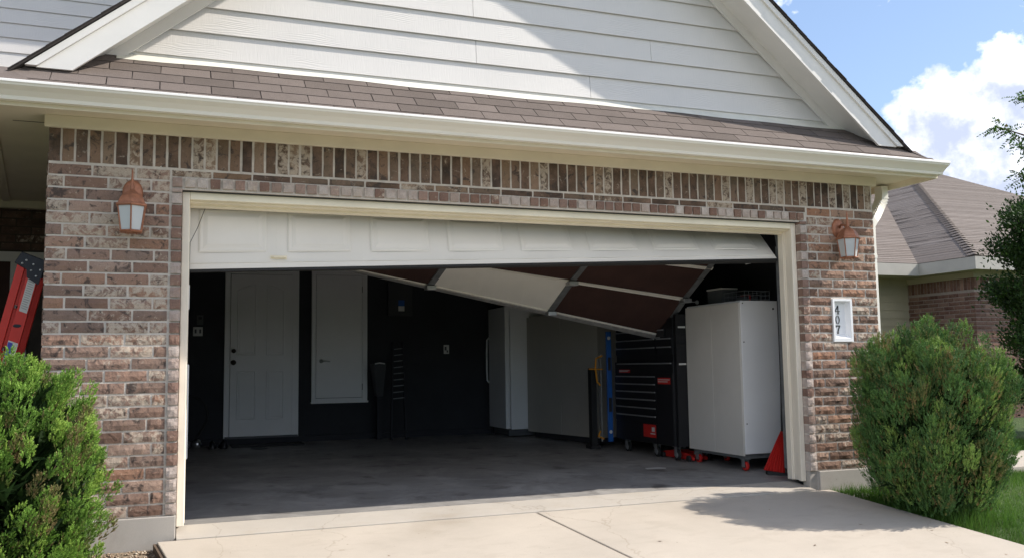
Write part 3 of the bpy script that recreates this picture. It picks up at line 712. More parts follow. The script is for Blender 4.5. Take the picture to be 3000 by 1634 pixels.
# rakes
YR = -.23
def rake(side):
    top = (lambda z: xleft(z)) if side < 0 else (lambda z: xright(z))
    s = .815 if side < 0 else -.836
    ZT = 5.63
    def line(z0, dz):   # points along the slope offset vertically by -dz
        return None
    xt = (lambda x: 2.66+.815*(x+1.15)) if side < 0 else (lambda x: 2.66+.836*(6.08-x))
    xa = 2.497
    def zline(x, d): return xt(x)-d
    def xat(z, d): return (z+d-2.66)/.815-1.15 if side < 0 else 6.08-(z+d-2.66)/.836
    zc = 2.832
    def board(name, d0, d1, y0, y1, mat, zc=zc):
        pts = [(xat(zc, d0), zc), (xat(zc, d1), zc), (xa, zline(xa, d1)), (xa, zline(xa, d0))]
        if side > 0: pts = pts[::-1]
        m = MB(); m.prism(pts, 'y', y0, y1); return obj(name, m, mat, house, bevel=0)
    b1 = board('rake_board', .075, .237, YR, YR+.022, M_trim)
    board('rake_trim', .022, .0748, YR-.018, YR+.0215, M_trim, zc=2.838)
    board('rake_soffit', .140, .152, YR+.0225, YS+.03, M_trim, zc=2.86)
    board('rake_frieze', .1525, .243, YS-.036, YS-.018, M_trim, zc=3.05)
    # shingled slab of the main roof
    z_lo = 2.655; n = 2
    xe = xat(z_lo, 0); th = .014
    m = MB(); yb = 9.0
    if side > 0:
        P = [(6.10,-.40,2.655-.0),(5.93,-.235,2.79),(5.93,-.25,2.79)]
        m.hexa([(xe,-.05,z_lo-th),(xe,yb,z_lo-th),(xa,yb,zline(xa,0)-th),(xa,YR-.03,zline(xa,0)-th),(xe,-.05,z_lo),(xe,yb,z_lo),(xa,yb,zline(xa,0)),(xa,YR-.03,zline(xa,0))])
        m.v[-8] = (xat(2.80,0), YR-.03, 2.80-th); m.v[-4] = (xat(2.80,0), YR-.03, 2.80)
        m.add([(6.10,-.40,2.66),(6.10,9,2.66),(xat(2.80,0),YR-.02,2.802),(xat(2.80,0),9,2.80)], [(0,1,3,2)])
    else:
        m.hexa([(xe,yb,z_lo-th),(xat(2.78,0),YR-.03,2.78-th),(xa,YR-.03,zline(xa,0)-th),(xa,yb,zline(xa,0)-th),(xe,yb,z_lo),(xat(2.78,0),YR-.03,2.78),(xa,YR-.03,zline(xa,0)),(xa,yb,zline(xa,0))])
    ro = obj('main_roof', m, M_shingle_dk, house)
    # shingle courses: each lays a stepped slab along the slope
    L = (zline(xa,0)-2.79)*math.hypot(1, 1/(.815 if side < 0 else .836)); a = math.atan(.815 if side < 0 else .836)
    q = MB(); k = 0
    while k*.127 < L:
        s0 = k*.127; x0 = xat(2.79, 0)+(-side)*s0*math.cos(a); z0 = 2.79+s0*math.sin(a)
        x1 = x0+(-side)*.14*math.cos(a); z1 = z0+.14*math.sin(a); jit = random.uniform(-.006, .002)
        y0 = YR-.035+jit
        if side > 0: q.hexa([(x1,y0,z1),(x0,y0,z0),(x0,9,z0),(x1,9,z1),(x1,y0,z1+.004),(x0,y0,z0+.008),(x0,9,z0+.008),(x1,9,z1+.004)])
        else: q.hexa([(x0,y0,z0),(x1,y0,z1),(x1,9,z1),(x0,9,z0),(x0,y0,z0+.008),(x1,y0,z1+.004),(x1,9,z1+.004),(x0,9,z0+.011)])
        k += 1
    obj('shingle_courses', q, M_shingle_dk, ro, kind='stuff')
rake(-1); rake(1)

# upper wall to the far left with its own siding and eave
uw = MB(); uw.box(-7, 2.2, 5.22, 5.35, 4.40, 7.0); upper = obj('upper_wall', uw, M_siding, house)
for i in range(10):
    z0 = 4.468+.1735*i; m_ = MB(); m_.hexa([(-7,5.193,z0),(2.2,5.193,z0),(2.2,5.203,z0),(-7,5.203,z0),(-7,5.208,z0+.19),(2.2,5.208,z0+.19),(2.2,5.218,z0+.19),(-7,5.218,z0+.19)])
    obj('siding_plank', m_, M_siding, upper)
m_ = MB(); m_.box(-7, 1.0, 5.17, 5.2, 4.432, 4.450); obj('base_flashing', m_, M_flash, upper)
m_ = MB(); m_.box(-7, 2.2, 4.70, 5.25, 6.20, 6.32); obj('upper_eave', m_, M_trim, house)

# ---- porch (left)
pc = MB(); pc.box(-5, -.80, -.331, 3.3, 2.60, 2.612); porchc = obj('porch_ceiling', pc, M_beige, house)
m_ = MB(); m_.hexa([(-1.090,-.32,2.585),(-1.055,-.32,2.585),(-1.475,3.28,2.585),(-1.535,3.28,2.585),(-1.090,-.32,2.5995),(-1.055,-.32,2.5995),(-1.475,3.28,2.5995),(-1.535,3.28,2.5995)])
obj('ceiling_batten', m_, M_beige, porchc)
m_ = MB(); m_.box(-5, -1.12, .185, .191, 2.5975, 2.5999); m_.box(-1.02, -.80, .185, .191, 2.5975, 2.5999); obj('ceiling_seam', m_, M_shingle_dk, porchc)
m_ = MB(); m_.box(-5, -.80, 3.22, 3.28, 2.53, 2.5985); obj('porch_frieze', m_, M_beige, house)
pw = MB(); pw.box(-5, -.70, 3.30, 3.42, -.1, 2.60); pwo = obj('porch_wall', pw, M_porchdk, house)
DK = brick_mat('porch_brick', [(0, (.09,.05,.04)), (.5, (.13,.08,.065)), (1, (.07,.045,.04))], .1, .5)
V_pb = variants(.244, .066, .03, DK, 3, 120)
for i in range(6):
    x = -3.2-(.127 if i % 2 else 0); z = 2.145+.076*i+.03
    while x < -.85:
        place('brick', V_pb[random.randrange(3)], pwo, (x, 3.293, z)); x += .254
m_ = MB(); m_.box(-2.45, -1.02, 3.24, 3.299, 2.03, 2.12); m_.box(-1.45, -1.3, 3.245, 3.299, .1, 2.0295); m_.box(-2.45, -2.35, 3.245, 3.299, .1, 2.0295); obj('porch_door_frame', m_, M_cabface, house)
m_ = MB(); m_.box(-2.3495, -1.451, 3.26, 3.299, .1, 2.029); obj('porch_door', m_, M_brown, house)
m_ = MB(); m_.box(-5, -.80, 0, 3.3, -.25, -.05); obj('porch_floor', m_, M_found, kind='structure')

m_ = MB(); m_.box(-3.0, -2.85, .25, 3.29, -.1, 2.595); obj('porch_blocker_wall', m_, M_porchdk, house)  # unseen wall, added to block light and darken the porch ceiling
# ---- downspout
dsp = MB()
path = [(6.03,.235,2.585),(6.03,.235,2.50),(6.015,.235,2.44),(5.96,.22,2.37),(5.86,.16,2.29),(5.78,.11,2.24),(5.745,.108,2.19),(5.738,.104,2.1),(5.738,.104,.25),(5.740,.0,.16)]
def recttube(m, path, w, d):
    base = len(m.v); n = 4
    for i, p in enumerate(path):
        p = Vector(p); dd = (Vector(path[min(i+1,len(path)-1)])-Vector(path[max(i-1,0)])).normalized()
        a = Vector((0,1,0)); a = (a-dd*a.dot(dd)).normalized(); b = dd.cross(a).normalized()
        for s, t in ((-1,-1),(1,-1),(1,1),(-1,1)): m.v.append(tuple(p+b*s*w+a*t*d))
    for i in range(len(path)-1):
        for k in range(4): m.f.append((base+i*4+k, base+i*4+(k+1)%4, base+(i+1)*4+(k+1)%4, base+(i+1)*4+k))
recttube(dsp, path, .036, .047)
ds = obj('downspout', dsp, M_gutter, house, bevel=.004)
rib = MB()
for i in range(9):
    t = i/8; p = Vector((6.03,.235,2.475)).lerp(Vector((5.87,.195,2.30)), t); dirv = Vector((-.16,-.04,-.175)).normalized()
    if t < .35: dirv = Vector((-.3*t,-.02,-1)).normalized(); p = Vector((6.03,.235,2.475)).lerp(Vector((5.99,.225,2.40)), t/.35)
    recttube(rib, [tuple(p-dirv*.004), tuple(p+dirv*.004)], .0395, .0505)
obj('elbow_ribs', rib, M_gutter_lit, ds)
for z in (1.9, .8):
    m_ = MB(); m_.box(5.7015, 5.777, .054, .154, z, z+.03); obj('strap', m_, M_gutter, ds)

# ---------------------------------------------------------------- number plaque
pq = thing('house_number_plaque', 'white recessed house number box with black vertical 407 on right pier', 'number plaque', (5.308, 0, 1.167))
fr = MB(); o_, i_ = (5.205, 5.411, 1.167, 1.531), (5.224, 5.392, 1.196, 1.513)
def ring(m, a, ya, b, yb):
    P = lambda r, y: [(r[0],y,r[2]),(r[1],y,r[2]),(r[1],y,r[3]),(r[0],y,r[3])]
    m.add(P(a, ya)+P(b, yb), [(i, (i+1)%4, 4+(i+1)%4, 4+i) for i in range(4)])
ring(fr, o_, .02, o_, -.010); ring(fr, o_, -.010, i_, -.010); ring(fr, i_, -.010, (5.238, 5.378, 1.222, 1.500), .045)
obj('frame', fr, M_plaque, pq)
bk = MB(); bk.add([(5.238,.045,1.222),(5.378,.045,1.222),(5.378,.045,1.500),(5.238,.045,1.500)], [(0,1,2,3)]); obj('back_plate', bk, M_plaque, pq)
def glyph(name, polys, cx, cz, h):
    m = MB()
    for p in polys: m.prism([(cx+x*h, cz+z*h) for x, z in p], 'y', .0445, .039)
    obj(name, m, M_ink, pq)
GX = 5.292
glyph('numeral_four', [[(-.33,-.22),(-.33,-.15),(.08,.5),(.13,.5),(.13,.42),(-.22,-.15)][::1], [(-.33,-.22),(.36,-.22),(.36,-.155),(-.33,-.155)], [(.08,-.5),(.17,-.5),(.17,.5),(.08,.5)], [(-.04,-.5),(.29,-.5),(.29,-.46),(-.04,-.46)]], GX, 1.441, .074)
el = []
for i in range(20):
    a0, a1 = 2*math.pi*i/20, 2*math.pi*(i+1)/20
    el.append([(.30*math.cos(a0), .5*math.sin(a0)), (.30*math.cos(a1), .5*math.sin(a1)), (.20*math.cos(a1), .465*math.sin(a1)), (.20*math.cos(a0), .465*math.sin(a0))])
glyph('numeral_zero', el, GX, 1.356, .070)
glyph('numeral_seven', [[(-.30,.5),(-.30,.24),(-.26,.24),(-.22,.38),(.32,.38),(.32,.5)], [(.32,.42),(.20,.40),(.02,.05),(-.08,-.28),(-.10,-.5),(.06,-.5),(.06,-.25),(.12,.02),(.24,.25)][::-1]], GX, 1.271, .074)

# ---------------------------------------------------------------- lanterns
def lantern(loc, label):
    t = thing('wall_lantern', label, 'wall lamp', loc, 'copper wall lanterns on the brick piers'); X, Y, Z = loc
    cx, cy_ = X, Y-.125
    p = MB(); p.lathe([(.062, -.002), (.062, -.008), (.050, -.018), (.030, -.026), (.001, -.030)], (X, Y, Z+.11), 20, axis='y')
    for i, v in enumerate(p.v): p.v[i] = (v[0], v[1], Z+.11+(v[2]-Z-.11)*1.35)
    obj('back_plate', p, M_copper, t, smooth=True)
    a = MB(); a.tube([(X,Y-.02,Z+.11),(X,Y-.05,Z+.135),(X,Y-.09,Z+.125),(X,cy_,Z+.085)], [.012,.010,.010,.009], 8); obj('arm', a, M_copper, t, smooth=True)
    ph = math.pi/6
    c = MB(); c.lathe([(.098,0),(.103,.006),(.101,.014),(.090,.020),(.080,.045),(.061,.074),(.030,.096),(.017,.108)], (cx,cy_,Z), 6, ph); obj('roof_cap', c, M_copper, t)
    f = MB(); f.lathe([(.017,.106),(.011,.116),(.015,.126),(.010,.136),(.008,.165),(.011,.171),(.0065,.180),(.005,.225),(.001,.242)], (cx,cy_,Z), 10); obj('finial', f, M_copper, t, smooth=True)
    for i in range(6):
        a0, a1 = ph+i*math.pi/3, ph+(i+1)*math.pi/3
        def pt(r_, an, z): return (cx+r_*math.cos(an), cy_+r_*math.sin(an), Z+z)
        g = MB(); g.hexa([pt(.066,a0,-.148),pt(.066,a1,-.148),pt(.063,a1,-.148),pt(.063,a0,-.148),pt(.088,a0,-.001),pt(.088,a1,-.001),pt(.085,a1,-.001),pt(.085,a0,-.001)]); obj('glass_pane', g, M_frost, t)
        b = MB(); b.tube([pt(.068,a0,-.150), pt(.090,a0,.0)], .0048, 6); obj('frame_bar', b, M_copper, t)
    r_ = MB(); r_.lathe([(.056,-.150),(.072,-.150),(.075,-.156),(.068,-.162),(.054,-.162)], (cx,cy_,Z), 6, ph); obj('bottom_ring', r_, M_copper, t)
    for i in range(4):
        a0 = ph+i*math.pi/2; l_ = MB(); l_.tube([(cx+.04*math.cos(a0),cy_+.04*math.sin(a0),Z-.156),(cx+.034*math.cos(a0),cy_+.034*math.sin(a0),Z-.172)], .003, 5); obj('foot', l_, M_copper, t)
    return t
L1 = lantern((-.300, 0, 2.025), 'copper wall lantern with frosted panes on left brick pier')
L2 = copy_thing(L1, (5.300, 0, 2.025), 'copper wall lantern with frosted panes above the 407 plaque')

# ---------------------------------------------------------------- broken garage door
gd = thing('garage_door', 'white sectional garage door hanging crooked with its sections collapsed on the right', 'garage door', (2.43, .3, 1.0))
def bil(c, u, v):   # c = (left-bottom, right-bottom, right-top, left-top)
    a = Vector(c[0]).lerp(Vector(c[1]), u); b = Vector(c[3]).lerp(Vector(c[2]), u); return a.lerp(b, v)
def sect(c, th, flip=False, n=8, u0=0, u1=1, v0=0, v1=1, off=0):
    m = MB(); vs = []
    for i in range(n+1):
        for v in (v0, v1):
            p = bil(c, u0+(u1-u0)*i/n, v); du = (bil(c, 1, v)-bil(c, 0, v)); dv = bil(c, u0+(u1-u0)*i/n, 1)-bil(c, u0+(u1-u0)*i/n, 0)
            nn = du.cross(dv).normalized(); vs += [tuple(p+nn*off), tuple(p+nn*(off+th))]
    fs = []
    for i in range(n):
        a = i*4; b = a+4; fs += [(a, b, b+2, a+2), (a+1, a+3, b+3, b+1), (a, a+1, b+1, b), (a+2, b+2, b+3, a+3)]
    fs += [(0,2,3,1), (n*4, n*4+1, n*4+3, n*4+2)]; m.add(vs, fs); return m
S1 = ((.03,.240,1.680), (4.84,.240,1.894), (4.84,.60,2.285), (.03,.275,2.208))
S2 = ((.03,.30,2.225), (4.84,.66,2.28), (4.84,1.22,1.905), (.03,.95,2.20))
S3 = ((.03,.96,2.205), (4.84,1.225,1.90), (4.84,1.662,1.640), (.03,1.495,2.190))
S4 = ((.03,1.505,2.190), (4.84,1.674,1.632), (4.84,2.162,1.286), (.03,2.10,2.195))
# front section: outer skin faces -y (u x v normal points to -y for S1 => use negative offsets for depth)
s1 = obj('door_section', sect(S1, -.04), M_gdoor, gd)
# raised panels on the front skin
for k in range(8):
    u0 = (.108-.03+k*.5925)/4.81; u1 = u0+.452/4.81
    P = lambda u, v, o: tuple(bil(S1, u, v)+((bil(S1, 1, v)-bil(S1, 0, v)).cross(bil(S1, u, 1)-bil(S1, u, 0))).normalized()*o)
    m_ = MB(); v0, v1 = .215, .80; rings = []
    for q, o in ((0, .0004), (.012, .006), (.030, .0050), (.058, .0110), (.066, .0110)):
        du, dv = q/4.81, q/.53
        rings.append([P(u0+du, v0+dv, o), P(u1-du, v0+dv, o), P(u1-du, v1-dv, o), P(u0+du, v1-dv, o)])
    vs = sum(rings, []); fs = [(r*4+i, r*4+(i+1)%4, (r+1)*4+(i+1)%4, (r+1)*4+i) for r in range(4) for i in range(4)]+[(16,17,18,19)]
    m_.add(vs, fs); obj('raised_panel', m_, M_gdoor, s1)
obj('edge_bead', sect(S1, .004, v0=.072, v1=.082), M_gdoor, s1)
obj('bottom_seal', sect(S1, -.036, v0=-.036, v1=-.001, off=-.002), M_rubber, s1)
hn = MB(); hb = bil(S1, .126, .14); hn.tube([hb+Vector((-.04,-.002,0)), hb+Vector((-.04,-.028,0)), hb+Vector((-.03,-.032,0)), hb+Vector((.035,-.032,.001)), hb+Vector((.045,-.028,.002)), hb+Vector((.045,-.002,.002))], .006, 8)
hn.box(hb.x-.055, hb.x+.06, hb.y-.004, hb.y+.0, hb.z-.012, hb.z+.014)
obj('lift_handle', hn, M_cream, s1, smooth=False)
# inner faces of the other sections look down: skin up, insulation and stiles below
def inner_section(c, whites=()):
    du = (Vector(c[1])-Vector(c[0])); dv = Vector(c[3])-Vector(c[0]); up_ = du.cross(dv).normalized().z > 0
    s = 1 if up_ else -1          # s*normal points up
    o = obj('door_section', sect(c, .012*s, off=.028*s), M_gdoor, gd)
    cuts = [(0, .235), (.235, .4645), (.4645, .7255), (.7255, 1)]
    for i, (a, b) in enumerate(cuts):
        obj('insulation_panel', sect(c, .022*s, u0=a+.004, u1=b-.004, v0=.03, v1=.97, off=.005*s), M_backer if i in whites else M_brown, o, label='white backing panel' if i in whites else None)
    for u in (.006, .235, .4645, .7255, .990):
        w = .0062; obj('stile', sect(c, .03*s, n=1, u0=u-w, u1=u+w, off=-.006*s), M_galvd, o)
    obj('rail', sect(c, .034*s, v0=-.004, v1=.028, off=-.002*s), M_backer, o)
    obj('rail', sect(c, .034*s, v0=.972, v1=1.004, off=-.002*s), M_backer, o)
    return o, s
inner_section(S2); o3, _s = inner_section(S3); o4, s4 = inner_section(S4, (2,))
obj('end_strut', sect(S4, .05*s4, v0=1.006, v1=1.100, off=-.012*s4), M_strut, o4)
# hinges and rollers on the stiles
for c, o in ((S3, o3), (S4, o4)):
    for u in (.235, .4645, .7255, .99):
        p = bil(c, u, .99); m_ = MB(); m_.box(p.x-.045, p.x+.045, p.y-.055, p.y+.045, p.z-.042, p.z-.002); m_.tube([p+Vector((-.045,-.02,-.028)), p+Vector((.045,-.02,-.028))], .009, 8)
        obj('hinge', m_, M_galv, o, bevel=.003)
    for v in (.99,):
        p = bil(c, 1, v)+Vector((0, -.01, -.03)); m_ = MB(); m_.tube([p+Vector((-.06,0,0)), p+Vector((.085,0,.004))], .0055, 8); m_.lathe([(.006,.075),(.021,.077),(.021,.083),(.016,.085),(.021,.088),(.021,.094),(.006,.096)], p, 14, axis='x')
        obj('roller', m_, M_galv, o, smooth=False)
cw = MB(); cw.tube([(.155,.236,2.12),(.10,.230,1.96),(.055,.226,1.86),(.050,.226,1.5)], .0022, 5); obj('lift_cable', cw, M_rubber, gd)
# tracks stay with the house
tk = MB(); tk.add([(4.872,.235,.1),(4.872,.29,.1),(4.90,.29,.1),(4.872,.235,2.0),(4.872,.29,2.0),(4.90,.29,2.0)], [(0,1,4,3),(1,2,5,4)]); o_t = obj('door_track', tk, M_galvd, house); so_ = o_t.modifiers.new('solid', 'SOLIDIFY'); so_.thickness = .003
tk = MB(); tk.box(.0, .004, .30, .35, .1, 2.0); obj('door_track', tk, M_galvd, house)
tk = MB(); tk.tube([(4.895,.28,2.0),(4.895,.31,2.15),(4.895,.40,2.26),(4.895,.55,2.32),(4.895,3.2,2.33)], .018, 6); obj('door_track', tk, M_galvd, house)
tk = MB(); tk.tube([(.0,.32,2.0),(.0,.34,2.12),(.0,.42,2.23),(.0,.55,2.265),(.0,3.2,2.27)], .018, 6); obj('door_track', tk, M_galvd, house)
# broken roller bracket hanging from the right track
bt = thing('loose_bracket', 'small loose metal roller bracket dangling under the right end of the door', 'bracket', (4.62, .30, 1.84))
m_ = MB(); m_.tube([(4.56,.30,1.845),(4.66,.30,1.868)], .009, 8); m_.box(4.59, 4.64, .292, .31, 1.852, 1.872); obj('arm', m_, M_handle, bt)

# ---------------------------------------------------------------- things in the garage
def caster(parent, x, y, zf, r_, wheelmat, top):
    m_ = MB(); m_.lathe([(r_*.35,-.014),(r_*.8,-.016),(r_,-.010),(r_,.010),(r_*.8,.016),(r_*.35,.014)], (x, y, zf+r_), 16, axis='x'); w = obj('caster', m_, wheelmat, parent, smooth=False)
    h = MB(); h.lathe([(r_*.5,-.018),(r_*.55,-.0165),(r_*.55,.0165),(r_*.5,.018)], (x, y, zf+r_), 12, axis='x'); obj('hub', h, M_rubber if wheelmat is M_red else M_galv, w)
    f = MB(); f.box(x-.024, x-.020, y-.018, y+.03, zf+r_*.8, top); f.box(x+.020, x+.024, y-.018, y+.03, zf+r_*.8, top); f.box(x-.035, x+.035, y-.03, y+.045, top, top+.005); obj('fork', f, M_galv, w)
cab = thing('storage_cabinet', 'tall white storage cabinet on red casters near the right jamb', 'cabinet', (5.06, 1.3, 0))
m_ = MB(); m_.box(4.885, 5.30, .86, 1.78, .165, 1.575); obj('body', m_, M_whitecab, cab, bevel=.004)
m_ = MB(); m_.box(4.8645, 4.884, .862, 1.319, .150, 1.560); c1 = obj('cabinet_door', m_, M_cabface, cab, bevel=.002)
m_ = MB(); m_.box(4.8645, 4.884, 1.3215, 1.778, .150, 1.560); obj('cabinet_door', m_, M_cabface, cab, bevel=.002)
m_ = MB(); m_.box(4.90, 5.29, .90, 1.75, .120, .1645); obj('plinth', m_, M_galvd, cab)
for x, y in ((4.925,.925),(4.925,1.70),(5.25,.925),(5.25,1.70)): caster(cab, x, y, .012, .042, M_red, .112)
for z in (.99, 1.35, .24):
    m_ = MB(); m_.lathe([(.006,0),(.006,-.003),(.001,-.004)], (4.91, .86, z+.2), 8, axis='y'); obj('screw', m_, M_bronze, cab)
m_ = MB(); m_.lathe([(.010,0),(.010,-.004),(.001,-.005)], (5.25, .86, 1.50), 10, axis='y'); obj('plug', m_, M_bronze, cab)
bx = thing('storage_bin', 'pale cardboard box on top of the white storage cabinet', 'box', (5.1, 1.45, 1.575))
m_ = MB(); m_.box(5.02, 5.2, 1.35, 1.6, 1.576, 1.72); obj('carton', m_, M_grey, bx, bevel=.003); m_ = MB(); m_.box(5.015, 5.205, 1.345, 1.605, 1.7205, 1.735); obj('lid', m_, M_cabface, bx)
cr_ = thing('wire_basket', 'dark wire basket full of odds and ends on the white cabinet, nearest the jamb', 'basket', (5.12, 1.05, 1.575))
m_ = MB()
for z in (1.59, 1.63, 1.67): m_.tube([(4.98,.92,z),(5.26,.92,z),(5.26,1.25,z),(4.98,1.25,z),(4.98,.92,z)], .003, 5)
for i in range(7):
    t = 4.98+.28*i/6; m_.tube([(t,.92,1.58),(t,.92,1.67)], .002, 4); m_.tube([(t,1.25,1.58),(t,1.25,1.67)], .002, 4)
obj('wire_frame', m_, M_galvd, cr_)
for i in range(6):
    m_ = MB(); x = 5.01+.04*i; m_.box(x, x+.03, .96+.03*(i%3), 1.1+.02*i, 1.578, 1.62+.012*(i%3)); obj('item', m_, (M_grey, M_toolbox, M_red, M_grey, M_toolbox, M_galvd)[i], cr_)

tb = thing('tool_chest', 'black rolling tool chest with silver drawer pulls and red stickers', 'tool chest', (4.95, 2.45, 0))
FX = 4.72
m_ = MB(); m_.box(FX+.012, 5.22, 1.83, 3.10, .165, 1.02); m_.box(FX+.030, 5.20, 1.85, 3.09, 1.0205, 1.47); obj('body', m_, M_toolbox, tb, bevel=.004)
zs = [.864, .782, .70, .617, .53, .444]
ytl, ytr = 3.085, 2.17
for z in zs:
    m_ = MB(); m_.box(FX, FX+.0115, ytr, ytl, z-.068, z+.008); d_ = obj('drawer', m_, M_toolbox, tb)
    h = MB(); h.box(FX-.012, FX-.0005, ytr+.01, ytl-.03, z-.007, z+.007); obj('pull', h, M_handle, d_, bevel=.003)
m_ = MB(); m_.box(FX, FX+.0115, ytr, ytl, .185, .368); obj('drawer', m_, M_toolbox, tb)
m_ = MB(); m_.box(FX, FX+.0115, 1.835, ytr-.01, .185, .90); dd = obj('side_door', m_, M_toolbox, tb)
for z, ya, yb in ((1.003, 1.86, 3.04), (1.17, 1.86, 2.14), (1.17, 2.19, 3.06), (1.257, 1.86, 2.14), (1.257, 2.19, 3.06), (1.35, 2.0, 3.06)):
    m_ = MB(); m_.box(FX+.014, FX+.0295, ya-.01, yb+.01, z-.07, z+.009); d_ = obj('drawer', m_, M_toolbox, tb)
    h = MB(); h.box(FX-.002, FX+.0135, ya, yb, z-.007, z+.007); obj('pull', h, M_handle, d_, bevel=.003)
def sticker(parent, y0, y1, z0, z1, x=FX, lines=2):
    m_ = MB(); m_.box(x-.002, x-.0005, y0, y1, z0, z1); s = obj('sticker', m_, M_red, parent)
    for i in range(lines):
        z = z1-(z1-z0)*(.3+.32*i); l_ = MB(); l_.box(x-.0032, x-.0022, y1-(y1-y0)*(.95-.15*i), y1-.008, z-.004, z+.004); obj('lettering', l_, M_sticker, s)
    return s
sticker(tb, 1.87, 2.12, .79, .855); sticker(tb, 2.74, 3.0, .905, .94, FX+.012, 2)
sticker(tb, 2.185, 2.45, .228, .362, lines=0)
m_ = MB(); m_.box(FX-.0032, FX-.0022, 2.21, 2.27, .29, .335); obj('lettering', m_, M_sticker, tb); m_ = MB(); m_.box(FX-.0032, FX-.0022, 2.20, 2.30, .262, .272); obj('lettering', m_, M_sticker, tb)
for y in (2.95, 2.30, 1.90):
    for x in (4.80, 5.15): caster(tb, x, y, .02, .055, M_rubber, .158)
lk = thing('side_locker', 'narrow black side locker between the tool chest and white cabinet', 'locker', (4.95, 1.80, .16))
m_ = MB(); m_.box(4.75, 5.22, 1.785, 1.827, .165, 1.50); obj('body', m_, M_toolbox, lk)
for z in (.985, 1.36):
    m_ = MB(); m_.box(4.775, 4.86, 1.782, 1.7845, z, z+.018); obj('tag', m_, M_sticker, lk)
fj = thing('floor_jack', 'low red floor jack on the floor under the tool chest', 'floor jack', (4.95, 1.9, .02))
m_ = MB(); m_.prism([(1.72,.03),(2.35,.03),(2.35,.075),(2.1,.11),(1.80,.085),(1.72,.06)], 'x', 4.87, 4.885); m_.prism([(1.72,.03),(2.35,.03),(2.35,.075),(2.1,.11),(1.80,.085),(1.72,.06)], 'x', 5.02, 5.035); m_.box(4.885,5.02,1.9,2.3,.04,.07); obj('frame', m_, M_red, fj, bevel=.003)
for y in (1.78, 2.28):
    m_ = MB(); m_.lathe([(.03,-.015),(.034,-.01),(.034,.01),(.03,.015)], (4.852,y,.045), 12, axis='x'); obj('wheel', m_, M_rubber, fj)
m_ = MB(); m_.lathe([(.045,0),(.045,.012),(.03,.02)], (4.952,1.76,.09), 12); obj('saddle', m_, M_galv, fj)

sv = thing('red_shovel', 'red ribbed plastic shovel blade leaning beside the right jamb', 'shovel', (4.98, .52, 0))
def lerp3(a, b, t): return tuple(a[i]+(b[i]-a[i])*t for i in range(3))
A_, B_, C_, D_ = (4.925,.66,.045), (5.055,.53,.025), (5.12,.60,.40), (5.10,.625,.385)
m_ = MB(); vs = []
for i in range(15):
    t = i/14; a = Vector(lerp3(A_, B_, t)); b = Vector(lerp3(D_, C_, t)); o = Vector((-.006,-.006,0))*(1 if i % 2 else -.2); vs += [tuple(a+o), tuple(b+o), tuple(a+Vector((.008,.012,0))), tuple(b+Vector((.008,.012,0)))]
fs = []
for i in range(14):
    a = i*4; fs += [(a, a+4, a+5, a+1), (a+2, a+3, a+7, a+6), (a, a+2, a+6, a+4), (a+1, a+5, a+7, a+3)]
m_.add(vs, fs); obj('blade', m_, M_red, sv)
m_ = MB(); m_.hexa([(4.93,.60,.003),(5.06,.49,.003),(5.10,.56,.003),(4.96,.68,.003),(4.925,.61,.04),(5.055,.50,.022),(5.09,.55,.022),(4.955,.67,.04)]); obj('edge', m_, M_rubber, sv)
m_ = MB(); m_.tube([(5.11,.612,.38),(5.16,.66,.80)], .014, 8); obj('shaft', m_, M_rubber, sv)

rf = thing('refrigerator', 'white upright refrigerator in the back right corner of the garage', 'refrigerator', (4.4, 5.5, .06))
m_ = MB(); m_.box(4.235, 4.80, 5.17, 5.86, .15, 1.80); obj('body', m_, M_white, rf, bevel=.008)
m_ = MB(); m_.box(4.165, 4.230, 5.18, 5.85, .16, 1.795); fdz = obj('door', m_, M_white, rf, bevel=.01)
m_ = MB(); m_.tube([(4.160,5.80,1.40),(4.125,5.80,1.36),(4.115,5.79,1.15),(4.115,5.79,.95),(4.125,5.80,.80),(4.160,5.80,.76)], .012, 8); obj('handle', m_, M_white, fdz, smooth=True)
m_ = MB(); m_.box(4.22, 4.76, 5.22, 5.80, .066, .149); obj('kick_base', m_, M_grey, rf)

bc = thing('beige_cupboard', 'wide beige cupboard along the right wall beside the refrigerator', 'cupboard', (4.85, 4.4, .05))
m_ = MB(); dx, dy = .30, -1.53; L = math.hypot(dx, dy); nx0, ny0 = 1.53/L, .30/L
def cb_(u0, u1, d0, d1, z0, z1):
    P = lambda u, d, z: (4.47+dx*u+nx0*d, 5.15+dy*u+ny0*d, z)
    return [P(u0,d0,z0), P(u1,d0,z0), P(u1,d1,z0), P(u0,d1,z0), P(u0,d0,z1), P(u1,d0,z1), P(u1,d1,z1), P(u0,d1,z1)]
m_.hexa(cb_(.02, .98, .02, .45, .12, 1.66)); obj('body', m_, M_beigewall, bc)
for a, b in ((.0, .498), (.502, 1.0)):
    m_ = MB(); m_.hexa(cb_(a, b, 0, .019, .122, 1.64)); obj('cupboard_door', m_, M_beigewall, bc)
m_ = MB(); m_.hexa(cb_(.05, .95, .06, .42, .048, .119)); obj('plinth', m_, M_black_wall, bc)

